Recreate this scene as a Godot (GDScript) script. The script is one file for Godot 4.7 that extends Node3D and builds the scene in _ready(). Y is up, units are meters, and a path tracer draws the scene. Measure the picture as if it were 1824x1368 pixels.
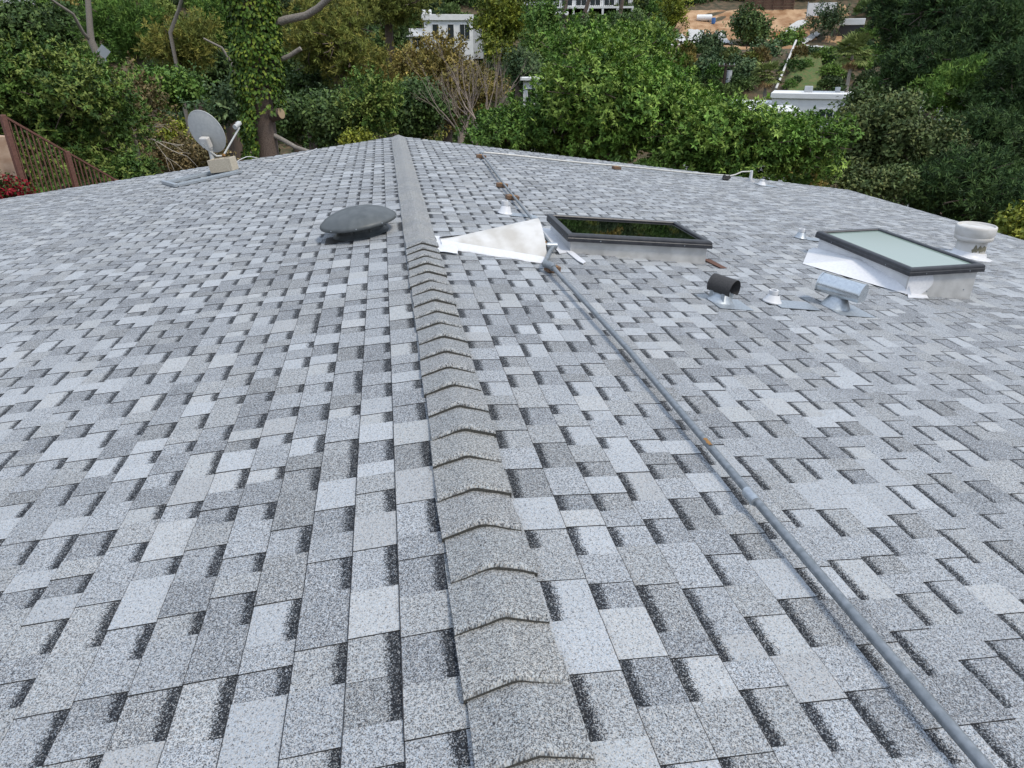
extends Node3D
# A low-slope shingle roof seen from its own ridge, with vents, skylights and pipes on it and a wooded canyon behind. Metres, y up.
# The ridge runs along z at x = 0, y = 0; the slopes fall to both sides by SL.

const SL := 0.13177
const E := 0.143          # exposure of one shingle course
const FAR_Z := -13.72     # far gable
const BACK_Z := 2.6       # behind the viewer
const HALF := 9.62        # ridge to eave, horizontally

var T := tan(SL)
var rng := RandomNumberGenerator.new()
var taken := {}
var M := {}
var cam_pos := Vector3(-0.212, 1.376, 0.0)


class MB:
	var v := PackedVector3Array()
	var n := PackedVector3Array()
	var u := PackedVector2Array()
	var c := PackedColorArray()
	var col := Color(1, 1, 1)

	func tri3(a: Vector3, b: Vector3, d: Vector3, na: Vector3, nb: Vector3, nd: Vector3) -> void:
		if (b - a).cross(d - a).dot(na + nb + nd) > 0.0:
			v.append(a); v.append(d); v.append(b)
			n.append(na); n.append(nd); n.append(nb)
		else:
			v.append(a); v.append(b); v.append(d)
			n.append(na); n.append(nb); n.append(nd)
		for i in 3:
			c.append(col)
			u.append(Vector2.ZERO)

	func quad(a: Vector3, b: Vector3, d: Vector3, e: Vector3, nn: Vector3) -> void:
		tri3(a, b, d, nn, nn, nn)
		tri3(a, d, e, nn, nn, nn)

	func quad_auto(a: Vector3, b: Vector3, d: Vector3, e: Vector3, away_from: Vector3) -> void:
		var nn := (b - a).cross(d - a)
		if nn.length() < 1e-12:
			nn = (d - a).cross(e - a)
		nn = nn.normalized()
		if nn.dot((a + b + d + e) * 0.25 - away_from) < 0.0:
			nn = -nn
		quad(a, b, d, e, nn)

	func tri_auto(a: Vector3, b: Vector3, d: Vector3, away_from: Vector3) -> void:
		var nn := (b - a).cross(d - a).normalized()
		if nn.dot((a + b + d) / 3.0 - away_from) < 0.0:
			nn = -nn
		tri3(a, b, d, nn, nn, nn)

	# eight corners: 0-3 the lower ring, 4-7 the upper ring above them
	func hexa(p: Array) -> void:
		var m := Vector3.ZERO
		for q in p:
			m += q
		m /= 8.0
		for f in [[0, 1, 2, 3], [4, 5, 6, 7], [0, 1, 5, 4], [1, 2, 6, 5], [2, 3, 7, 6], [3, 0, 4, 7]]:
			quad_auto(p[f[0]], p[f[1]], p[f[2]], p[f[3]], m)

	# a box with chamfered edges
	func box(at: Vector3, size: Vector3, bv := 0.0, bs := Basis.IDENTITY) -> void:
		var h := size * 0.5
		if bv <= 0.0:
			var p := []
			for y in [-1, 1]:
				for q in [[-1, -1], [1, -1], [1, 1], [-1, 1]]:
					p.append(at + bs * Vector3(q[0] * h.x, y * h.y, q[1] * h.z))
			hexa(p)
			return
		bv = minf(bv, minf(h.x, minf(h.y, h.z)) * 0.9)
		var pt := func(sx: int, sy: int, sz: int, axis: int) -> Vector3:
			var q := Vector3(sx * (h.x - bv), sy * (h.y - bv), sz * (h.z - bv))
			q[axis] = [sx, sy, sz][axis] * h[axis]
			return at + bs * q
		for axis in 3:
			var a1 := (axis + 1) % 3
			var a2 := (axis + 2) % 3
			for s in [-1, 1]:
				var r := []
				for q in [[-1, -1], [1, -1], [1, 1], [-1, 1]]:
					var sg := [0, 0, 0]
					sg[axis] = s; sg[a1] = q[0]; sg[a2] = q[1]
					r.append(pt.call(sg[0], sg[1], sg[2], axis))
				quad_auto(r[0], r[1], r[2], r[3], at)
			for s1 in [-1, 1]:
				for s2 in [-1, 1]:
					var r2 := []
					for q in [[-1, a1], [1, a1], [1, a2], [-1, a2]]:
						var sg2 := [0, 0, 0]
						sg2[axis] = q[0]; sg2[a1] = s1; sg2[a2] = s2
						r2.append(pt.call(sg2[0], sg2[1], sg2[2], q[1]))
					quad_auto(r2[0], r2[1], r2[2], r2[3], at)
		for sx in [-1, 1]:
			for sy in [-1, 1]:
				for sz in [-1, 1]:
					tri_auto(pt.call(sx, sy, sz, 0), pt.call(sx, sy, sz, 1), pt.call(sx, sy, sz, 2), at)

	func tube(p: Array, r: Array, seg := 8, caps := true) -> void:
		var k := p.size()
		var rings := []
		var dirs := []
		var side := Vector3.ZERO
		for i in k:
			var t: Vector3
			if i == 0:
				t = p[1] - p[0]
			elif i == k - 1:
				t = p[k - 1] - p[k - 2]
			else:
				t = (p[i] - p[i - 1]).normalized() + (p[i + 1] - p[i]).normalized()
			t = t.normalized()
			if i == 0:
				side = t.cross(Vector3.UP if absf(t.y) < 0.9 else Vector3.RIGHT).normalized()
			else:
				side = (side - t * side.dot(t)).normalized()
			var up := t.cross(side)
			var ring := []
			var dd := []
			for j in seg:
				var a := TAU * j / seg
				var o := side * cos(a) + up * sin(a)
				ring.append(p[i] + o * float(r[i]))
				dd.append(o)
			rings.append(ring)
			dirs.append(dd)
		for i in k - 1:
			for j in seg:
				var j2 := (j + 1) % seg
				tri3(rings[i][j], rings[i][j2], rings[i + 1][j2], dirs[i][j], dirs[i][j2], dirs[i + 1][j2])
				tri3(rings[i][j], rings[i + 1][j2], rings[i + 1][j], dirs[i][j], dirs[i + 1][j2], dirs[i + 1][j])
		if caps:
			for e in [0, k - 1]:
				var nn: Vector3 = (p[0] - p[1]).normalized() if e == 0 else (p[k - 1] - p[k - 2]).normalized()
				for j in seg:
					tri3(p[e], rings[e][j], rings[e][(j + 1) % seg], nn, nn, nn)

	# profile: [radius, height] pairs from bottom to top; a pair given twice makes a crease
	func lathe(prof: Array, at := Vector3.ZERO, bs := Basis.IDENTITY, seg := 24, a0 := 0.0, a1 := TAU) -> void:
		var k := prof.size()
		for i in k - 1:
			var r0: float = prof[i][0]
			var y0: float = prof[i][1]
			var r1: float = prof[i + 1][0]
			var y1: float = prof[i + 1][1]
			var here := Vector2(y1 - y0, r0 - r1)
			if here.length() < 1e-7:
				continue
			here = here.normalized()
			var n0 := here
			var n1 := here
			if i > 0:
				var q := Vector2(y0 - prof[i - 1][1], prof[i - 1][0] - r0)
				if q.length() > 1e-7:
					n0 = (here + q.normalized()).normalized()
			if i < k - 2:
				var q2 := Vector2(prof[i + 2][1] - y1, r1 - prof[i + 2][0])
				if q2.length() > 1e-7:
					n1 = (here + q2.normalized()).normalized()
			for j in seg:
				var b0 := lerpf(a0, a1, float(j) / seg)
				var b1 := lerpf(a0, a1, float(j + 1) / seg)
				var d0 := Vector3(cos(b0), 0, sin(b0))
				var d1 := Vector3(cos(b1), 0, sin(b1))
				var A := at + bs * (d0 * r0 + Vector3.UP * y0)
				var B := at + bs * (d1 * r0 + Vector3.UP * y0)
				var C := at + bs * (d1 * r1 + Vector3.UP * y1)
				var D := at + bs * (d0 * r1 + Vector3.UP * y1)
				var nA := bs * (d0 * n0.x + Vector3.UP * n0.y)
				var nB := bs * (d1 * n0.x + Vector3.UP * n0.y)
				var nC := bs * (d1 * n1.x + Vector3.UP * n1.y)
				var nD := bs * (d0 * n1.x + Vector3.UP * n1.y)
				if r0 > 1e-6:
					tri3(A, B, C, nA, nB, nC)
				if r1 > 1e-6:
					tri3(A, C, D, nA, nC, nD)

	# rows of points, smooth
	func grid(g: Array, toward: Vector3) -> void:
		var R := g.size()
		var K: int = g[0].size()
		var nn := []
		for i in R:
			var row := []
			for j in K:
				var du: Vector3 = g[i][mini(j + 1, K - 1)] - g[i][maxi(j - 1, 0)]
				var dv: Vector3 = g[mini(i + 1, R - 1)][j] - g[maxi(i - 1, 0)][j]
				var q := du.cross(dv)
				q = q.normalized() if q.length() > 1e-12 else toward.normalized()
				row.append(q if q.dot(toward) >= 0.0 else -q)
			nn.append(row)
		for i in R - 1:
			for j in K - 1:
				tri3(g[i][j], g[i][j + 1], g[i + 1][j + 1], nn[i][j], nn[i][j + 1], nn[i + 1][j + 1])
				tri3(g[i][j], g[i + 1][j + 1], g[i + 1][j], nn[i][j], nn[i + 1][j + 1], nn[i + 1][j])

	func arrays() -> Array:
		var a := []
		a.resize(Mesh.ARRAY_MAX)
		a[Mesh.ARRAY_VERTEX] = v
		a[Mesh.ARRAY_NORMAL] = n
		a[Mesh.ARRAY_TEX_UV] = u
		a[Mesh.ARRAY_COLOR] = c
		return a

	func mesh(m: Material) -> ArrayMesh:
		var am := ArrayMesh.new()
		am.add_surface_from_arrays(Mesh.PRIMITIVE_TRIANGLES, arrays())
		am.surface_set_material(0, m)
		return am


func numbered(called: String) -> String:
	var k: int = taken.get(called, -1) + 1
	taken[called] = k
	return called if k == 0 else "%s_%03d" % [called, k]

func thing(called: String, label: String, category: String, at := Vector3.ZERO, bs := Basis.IDENTITY, group := "") -> Node3D:
	var o := Node3D.new()
	o.name = numbered(called)
	add_child(o)
	o.transform = Transform3D(bs, at)
	tag(o, label, category, group)
	return o

func tag(o: Node3D, label: String, category: String, group := "", kind := "") -> Node3D:
	o.set_meta("label", label)
	if category:
		o.set_meta("category", category)
	if group:
		o.set_meta("group", group)
	if kind:
		o.set_meta("kind", kind)
	return o

func part(called: String, mb: MB, m: Material, parent: Node) -> MeshInstance3D:
	return put(called, mb.mesh(m), parent)

func put(called: String, mesh: Mesh, parent: Node) -> MeshInstance3D:
	var o := MeshInstance3D.new()
	o.mesh = mesh
	if parent == self:
		o.name = numbered(called)
		add_child(o)
	else:
		o.name = called
		parent.add_child(o, true)
	return o

func structure(called: String, mb: MB, m: Material, label: String, category: String) -> MeshInstance3D:
	var o := part(called, mb, m, self)
	tag(o, label, category, "", "structure")
	return o

func slope_basis(x: float) -> Basis:
	return Basis(Vector3(0, 0, 1), -SL if x > 0.0 else SL)

func deck(x: float, z: float, lift := 0.0) -> Vector3:
	return Vector3(x, -T * absf(x) + lift, z)

func flat(r: float, g: float, b: float) -> Color:   # linear base colour to the sRGB that materials take
	return Color(r, g, b).linear_to_srgb()

func pick(a: Array):
	return a[rng.randi() % a.size()]

# ---------------------------------------------------------------- materials

func paint(key: String, lin: Color, rough := 0.8, metal := 0.0, tex: Texture2D = null, scale := 1.0) -> StandardMaterial3D:
	var m := StandardMaterial3D.new()
	m.albedo_color = lin.linear_to_srgb()
	m.roughness = rough
	m.metallic = metal
	m.cull_mode = BaseMaterial3D.CULL_DISABLED
	if tex:
		m.albedo_texture = tex
		m.uv1_triplanar = true
		m.uv1_world_triplanar = true
		m.uv1_scale = Vector3.ONE * scale
	M[key] = m
	return m

# a tileable mottled tint between two colours, blotches and grain
func mottle(a: Color, b: Color, freq: float, grain: float, sd: int, size := 256) -> ImageTexture:
	var fn := FastNoiseLite.new()
	fn.seed = sd
	fn.noise_type = FastNoiseLite.TYPE_SIMPLEX
	fn.frequency = freq
	fn.fractal_octaves = 4
	var src := fn.get_seamless_image(size, size)
	var bytes := PackedByteArray()
	bytes.resize(size * size * 3)
	var r := RandomNumberGenerator.new()
	r.seed = sd + 77
	var i := 0
	for y in size:
		for x in size:
			var t := clampf((src.get_pixel(x, y).r - 0.5) * 1.6 + 0.5 + r.randf_range(-grain, grain), 0.0, 1.0)
			var q := a.lerp(b, t).linear_to_srgb()
			bytes[i] = int(q.r * 255.0); bytes[i + 1] = int(q.g * 255.0); bytes[i + 2] = int(q.b * 255.0)
			i += 3
	return ImageTexture.create_from_image(Image.create_from_data(size, size, false, Image.FORMAT_RGB8, bytes))

const GW := 1040
const GH := 88

# mineral granules on a shingle: 2 m along the course by 0.168 m down it; with a dark printed band along the upper edge of the exposure if band > 0
func granules(odds: Array, band: float, sd: int) -> ImageTexture:
	var r := RandomNumberGenerator.new()
	r.seed = sd
	var clump := FastNoiseLite.new()
	clump.seed = sd
	clump.noise_type = FastNoiseLite.TYPE_SIMPLEX
	clump.frequency = 0.12
	clump.fractal_octaves = 2
	var tones := [Color(0.485, 0.511, 0.536), Color(0.346, 0.365, 0.386), Color(0.194, 0.206, 0.219), Color(0.052, 0.055, 0.062)]
	var dark := [0.0, 0.05, 0.2, 1.0]
	var edge := []
	var run := 0.0
	for x in GW:
		run = clampf(run + r.randf_range(-0.0012, 0.0012), -0.004, 0.004)
		edge.append(band + run)
	var bytes := PackedByteArray()
	bytes.resize(GW * GH * 3)
	var i := 0
	for y in GH:
		var down := 0.168 * y / GH
		for x in GW:
			var q := r.randf() + clump.get_noise_2d(x, y) * 0.16
			var in_band: bool = band > 0.0 and down < edge[x] + (r.randf() - 0.5) * 0.024 and r.randf() > 0.1
			var k := 3
			if in_band:
				k = 3 if q > 0.14 else (2 if q > 0.04 else 1)
			else:
				for t in 3:
					if q < odds[t]:
						k = t
						break
			var cc: Color = tones[k]
			if in_band and k == 3:
				cc = Color(0.022, 0.025, 0.03)
			var w := r.randf_range(-0.09, 0.09)
			var l := r.randf_range(0.86, 1.14)
			var s := Color(cc.r * l * (1.0 + w), cc.g * l, cc.b * l * (1.0 - w)).linear_to_srgb()
			bytes[i] = int(clampf(s.r, 0, 1) * 255.0)
			bytes[i + 1] = int(clampf(s.g, 0, 1) * 255.0)
			bytes[i + 2] = int(clampf(s.b, 0, 1) * 255.0)
			i += 3
	return ImageTexture.create_from_image(Image.create_from_data(GW, GH, false, Image.FORMAT_RGB8, bytes))

func make_materials() -> void:
	# shingles: light, middle and dark blends, each plain and with the printed band
	var blends := {"light": [0.62, 0.94, 0.99], "mid": [0.38, 0.67, 0.87], "dark": [0.25, 0.5, 0.76], "cap": [0.3, 0.56, 0.8]}
	var sd := 11
	for key in blends:
		for band in [0.0, 0.034]:
			if key == "cap" and band > 0.0:
				continue
			var m := StandardMaterial3D.new()
			m.albedo_texture = granules(blends[key], band, sd)
			m.vertex_color_use_as_albedo = true
			m.roughness = 0.93
			m.metallic_specular = 0.3
			m.cull_mode = BaseMaterial3D.CULL_DISABLED
			M[key + ("_band" if band > 0.0 else "")] = m
			sd += 7
	paint("asphalt_edge", Color(0.04, 0.04, 0.042), 0.95)
	paint("cap_edge", Color(1, 1, 1), 0.95, 0.0, mottle(Color(0.025, 0.025, 0.023), Color(0.095, 0.092, 0.08), 0.06, 0.35, 5), 9.0)
	paint("deck", Color(0.05, 0.05, 0.05), 0.95)
	paint("fascia", Color(1, 1, 1), 0.6, 0.0, mottle(Color(0.6, 0.6, 0.58), Color(0.7, 0.69, 0.66), 0.02, 0.1, 15), 0.7)
	paint("stucco", Color(1, 1, 1), 0.95, 0.0, mottle(Color(0.36, 0.24, 0.17), Color(0.5, 0.38, 0.29), 0.02, 0.25, 21), 0.8)
	paint("house_wall", Color(1, 1, 1), 0.9, 0.0, mottle(Color(0.5, 0.48, 0.44), Color(0.6, 0.58, 0.53), 0.02, 0.2, 23), 0.5)
	paint("white_paint", Color(1, 1, 1), 0.5, 0.0, mottle(Color(0.62, 0.63, 0.65), Color(0.71, 0.72, 0.73), 0.015, 0.06, 31), 1.2)
	paint("white_seal", Color(1, 1, 1), 0.42, 0.0, mottle(Color(0.66, 0.67, 0.7), Color(0.74, 0.75, 0.77), 0.03, 0.1, 33), 3.0)
	paint("aged_white", Color(1, 1, 1), 0.6, 0.0, mottle(Color(0.48, 0.46, 0.42), Color(0.66, 0.655, 0.64), 0.012, 0.1, 37), 1.1)
	paint("galvanised", Color(1, 1, 1), 0.46, 0.65, mottle(Color(0.36, 0.4, 0.44), Color(0.5, 0.545, 0.58), 0.05, 0.18, 41), 3.0)
	paint("bright_metal", Color(1, 1, 1), 0.27, 0.95, mottle(Color(0.52, 0.56, 0.59), Color(0.64, 0.68, 0.7), 0.03, 0.08, 43), 3.0)
	paint("mill_aluminium", Color(1, 1, 1), 0.36, 0.3, mottle(Color(0.52, 0.52, 0.51), Color(0.63, 0.63, 0.62), 0.012, 0.08, 45), 1.6)
	paint("pipe_grey", Color(1, 1, 1), 0.42, 0.35, mottle(Color(0.17, 0.193, 0.21), Color(0.27, 0.295, 0.32), 0.02, 0.1, 47), 4.0)
	paint("pipe_pale", Color(1, 1, 1), 0.5, 0.3, mottle(Color(0.45, 0.45, 0.43), Color(0.62, 0.62, 0.6), 0.02, 0.1, 49), 3.0)
	paint("rust", Color(1, 1, 1), 0.9, 0.0, mottle(Color(0.16, 0.07, 0.025), Color(0.42, 0.24, 0.08), 0.06, 0.3, 51), 9.0)
	paint("frame_dark", Color(1, 1, 1), 0.4, 0.25, mottle(Color(0.036, 0.039, 0.046), Color(0.055, 0.058, 0.066), 0.02, 0.1, 53), 2.0)
	paint("vent_dark", Color(1, 1, 1), 0.5, 0.1, mottle(Color(0.075, 0.086, 0.09), Color(0.112, 0.125, 0.13), 0.012, 0.12, 55), 2.5)
	paint("black", Color(0.012, 0.012, 0.013), 0.8)
	paint("charcoal", Color(1, 1, 1), 0.7, 0.1, mottle(Color(0.03, 0.03, 0.031), Color(0.06, 0.058, 0.058), 0.04, 0.25, 57), 6.0)
	paint("wood", Color(1, 1, 1), 0.85, 0.0, mottle(Color(0.1, 0.055, 0.035), Color(0.25, 0.16, 0.1), 0.05, 0.3, 59), 8.0)
	paint("underlay", Color(0.13, 0.065, 0.045), 0.9)
	paint("dish_grey", Color(1, 1, 1), 0.55, 0.1, mottle(Color(0.45, 0.465, 0.46), Color(0.54, 0.55, 0.54), 0.02, 0.1, 61), 3.0)
	paint("concrete_beige", Color(1, 1, 1), 0.95, 0.0, mottle(Color(0.4, 0.355, 0.275), Color(0.54, 0.49, 0.4), 0.04, 0.25, 63), 3.0)
	paint("iron_brown", Color(1, 1, 1), 0.75, 0.1, mottle(Color(0.12, 0.052, 0.04), Color(0.21, 0.105, 0.08), 0.03, 0.25, 65), 3.0)
	paint("flaked", Color(1, 1, 1), 0.95, 0.0, mottle(Color(0.09, 0.085, 0.065), Color(0.3, 0.28, 0.2), 0.05, 0.4, 67), 6.0)
	paint("bark", Color(1, 1, 1), 0.95, 0.0, mottle(Color(0.06, 0.042, 0.034), Color(0.2, 0.155, 0.13), 0.06, 0.3, 69), 1.8)
	paint("bark_pale", Color(1, 1, 1), 0.9, 0.0, mottle(Color(0.13, 0.115, 0.1), Color(0.34, 0.31, 0.275), 0.05, 0.25, 71), 1.5)
	paint("twig_grey", Color(1, 1, 1), 0.9, 0.0, mottle(Color(0.2, 0.15, 0.12), Color(0.42, 0.36, 0.31), 0.05, 0.25, 73), 1.5)
	paint("dead_wood", Color(0.5, 0.46, 0.4), 0.9)
	paint("cut_wood", Color(0.36, 0.27, 0.17), 0.9)
	paint("render_white", Color(1, 1, 1), 0.85, 0.0, mottle(Color(0.74, 0.75, 0.75), Color(0.82, 0.83, 0.83), 0.02, 0.08, 75), 0.25)
	paint("render_grey", Color(1, 1, 1), 0.85, 0.0, mottle(Color(0.4, 0.42, 0.44), Color(0.5, 0.52, 0.54), 0.02, 0.1, 77), 0.25)
	paint("window_glass", Color(0.03, 0.04, 0.045), 0.08)
	paint("dirt", Color(1, 1, 1), 0.97, 0.0, mottle(Color(0.23, 0.11, 0.043), Color(0.5, 0.33, 0.19), 0.025, 0.25, 79), 0.05)
	paint("ground", Color(1, 1, 1), 0.97, 0.0, mottle(Color(0.03, 0.035, 0.015), Color(0.14, 0.095, 0.055), 0.03, 0.25, 81), 0.09)
	paint("turf", Color(1, 1, 1), 0.97, 0.0, mottle(Color(0.05, 0.12, 0.025), Color(0.15, 0.13, 0.05), 0.05, 0.3, 83), 0.1)
	paint("tarp", Color(1, 1, 1), 0.75, 0.0, mottle(Color(0.38, 0.38, 0.37), Color(0.62, 0.62, 0.6), 0.04, 0.2, 85), 0.4)
	paint("orange_net", Color(0.55, 0.13, 0.05), 0.8)
	paint("board_brown", Color(1, 1, 1), 0.9, 0.0, mottle(Color(0.07, 0.04, 0.03), Color(0.16, 0.1, 0.07), 0.04, 0.2, 87), 0.6)
	paint("pole_dark", Color(0.05, 0.035, 0.028), 0.9)
	paint("blue_plastic", Color(0.05, 0.16, 0.42), 0.5)
	var leaf := StandardMaterial3D.new()
	leaf.vertex_color_use_as_albedo = true
	leaf.roughness = 0.62
	leaf.metallic_specular = 0.35
	leaf.cull_mode = BaseMaterial3D.CULL_DISABLED
	leaf.backlight = Color(0.35, 0.4, 0.2)
	M["leaf"] = leaf
	var needle := leaf.duplicate()
	needle.roughness = 0.75
	needle.backlight = Color(0.15, 0.17, 0.1)
	M["needle"] = needle
	var clear := StandardMaterial3D.new()
	clear.albedo_color = Color(0.02, 0.028, 0.02)
	clear.roughness = 0.02
	clear.metallic_specular = 1.0
	M["dark_glass"] = clear
	var frost := StandardMaterial3D.new()
	frost.albedo_color = flat(0.25, 0.325, 0.285)
	frost.roughness = 0.1
	frost.metallic_specular = 0.7
	M["frost_glass"] = frost

# ---------------------------------------------------------------- the scene

func _ready() -> void:
	rng.seed = 4711
	var cam := Camera3D.new()
	cam.name = "camera"
	add_child(cam)
	cam.position = cam_pos
	cam.rotation = Vector3(deg_to_rad(-25.83), deg_to_rad(-9.9), 0)
	cam.fov = 58.97
	cam.near = 0.05
	cam.far = 1500.0
	cam.current = true

	var sky_mat := ProceduralSkyMaterial.new()
	sky_mat.sky_top_color = Color(0.77, 0.825, 0.91)
	sky_mat.sky_horizon_color = Color(0.885, 0.91, 0.945)
	sky_mat.sky_curve = 0.2
	sky_mat.ground_bottom_color = Color(0.25, 0.26, 0.24)
	sky_mat.ground_horizon_color = Color(0.6, 0.62, 0.62)
	sky_mat.energy_multiplier = 1.0
	var sky := Sky.new()
	sky.sky_material = sky_mat
	var env := Environment.new()
	env.background_mode = Environment.BG_SKY
	env.sky = sky
	env.tonemap_mode = Environment.TONE_MAPPER_LINEAR
	env.tonemap_exposure = 1.45
	env.sdfgi_enabled = true
	env.ssao_enabled = true
	env.ssil_enabled = true
	var we := WorldEnvironment.new()
	we.name = "environment"
	we.environment = env
	add_child(we)

	var sun := DirectionalLight3D.new()
	sun.name = "sun"
	add_child(sun)
	sun.look_at_from_position(Vector3(0.35, 0.85, 0.4) * 50.0, Vector3.ZERO)
	sun.light_energy = 0.5
	sun.light_angular_distance = 12.0
	sun.light_color = Color(1.0, 0.96, 0.9)
	sun.shadow_enabled = true

	make_materials()
	build_ground()
	build_house()
	build_roof_fittings()
	build_background()

# ---------------------------------------------------------------- the house under the viewer

func shingle_mesh(w: float, tooth: bool, tone: String, shade: float, off: float, grow: float) -> ArrayMesh:
	# x: down the slope from the course line, y: out of the slope, z: along the course, centred
	var top := MB.new()
	var side := MB.new()
	add_shingle(top, side, Vector3.ZERO, w, tooth, shade, off, grow)
	var am := ArrayMesh.new()
	am.add_surface_from_arrays(Mesh.PRIMITIVE_TRIANGLES, top.arrays())
	am.surface_set_material(0, M[tone])
	am.add_surface_from_arrays(Mesh.PRIMITIVE_TRIANGLES, side.arrays())
	am.surface_set_material(1, M["asphalt_edge"])
	return am

func add_shingle(top: MB, side: MB, at: Vector3, w: float, tooth: bool, shade: float, off: float, grow: float) -> void:
	var h0 := 0.0026 if tooth else 0.0
	var h1 := (0.0108 if tooth else 0.0082) + grow
	var z0 := -w * 0.5 + 0.0007
	var z1 := w * 0.5 - 0.0007
	var run := 0.02
	var back := h0 - (h1 - h0) * run / E
	var cut := E - 0.0034          # the cut arris along the butt has lost its granules
	var a := at + Vector3(-run, back, z0)
	var b := at + Vector3(-run, back, z1)
	var c := at + Vector3(cut, h1, z1)
	var d := at + Vector3(cut, h1, z0)
	var e := at + Vector3(E, h1 - 0.0022, z1)
	var f := at + Vector3(E, h1 - 0.0022, z0)
	var base := -0.004
	var a_ := at + Vector3(-run, base, z0)
	var b_ := at + Vector3(-run, base, z1)
	var c_ := at + Vector3(E - 0.002, base + 0.001, z1)
	var d_ := at + Vector3(E - 0.002, base + 0.001, z0)
	var nn := Vector3(-(h1 - h0) / E, 1, 0).normalized()
	var i := top.v.size()
	top.col = Color(shade, shade, shade) if int(off * 20.0) % 3 else Color(shade, shade * 0.985, shade * 0.96)
	top.quad(a, b, c, d, nn)
	while i < top.v.size():
		var q := top.v[i] - at
		top.u[i] = Vector2((q.z + off) / 2.0, q.x / 0.168)
		i += 1
	side.quad(d, c, e, f, Vector3(0.54, 0.84, 0))
	side.quad(f, e, c_, d_, Vector3(1, 0, 0))
	side.quad(a, d, d_, a_, Vector3(0, 0, -1))
	side.quad(b, c, c_, b_, Vector3(0, 0, 1))

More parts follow.
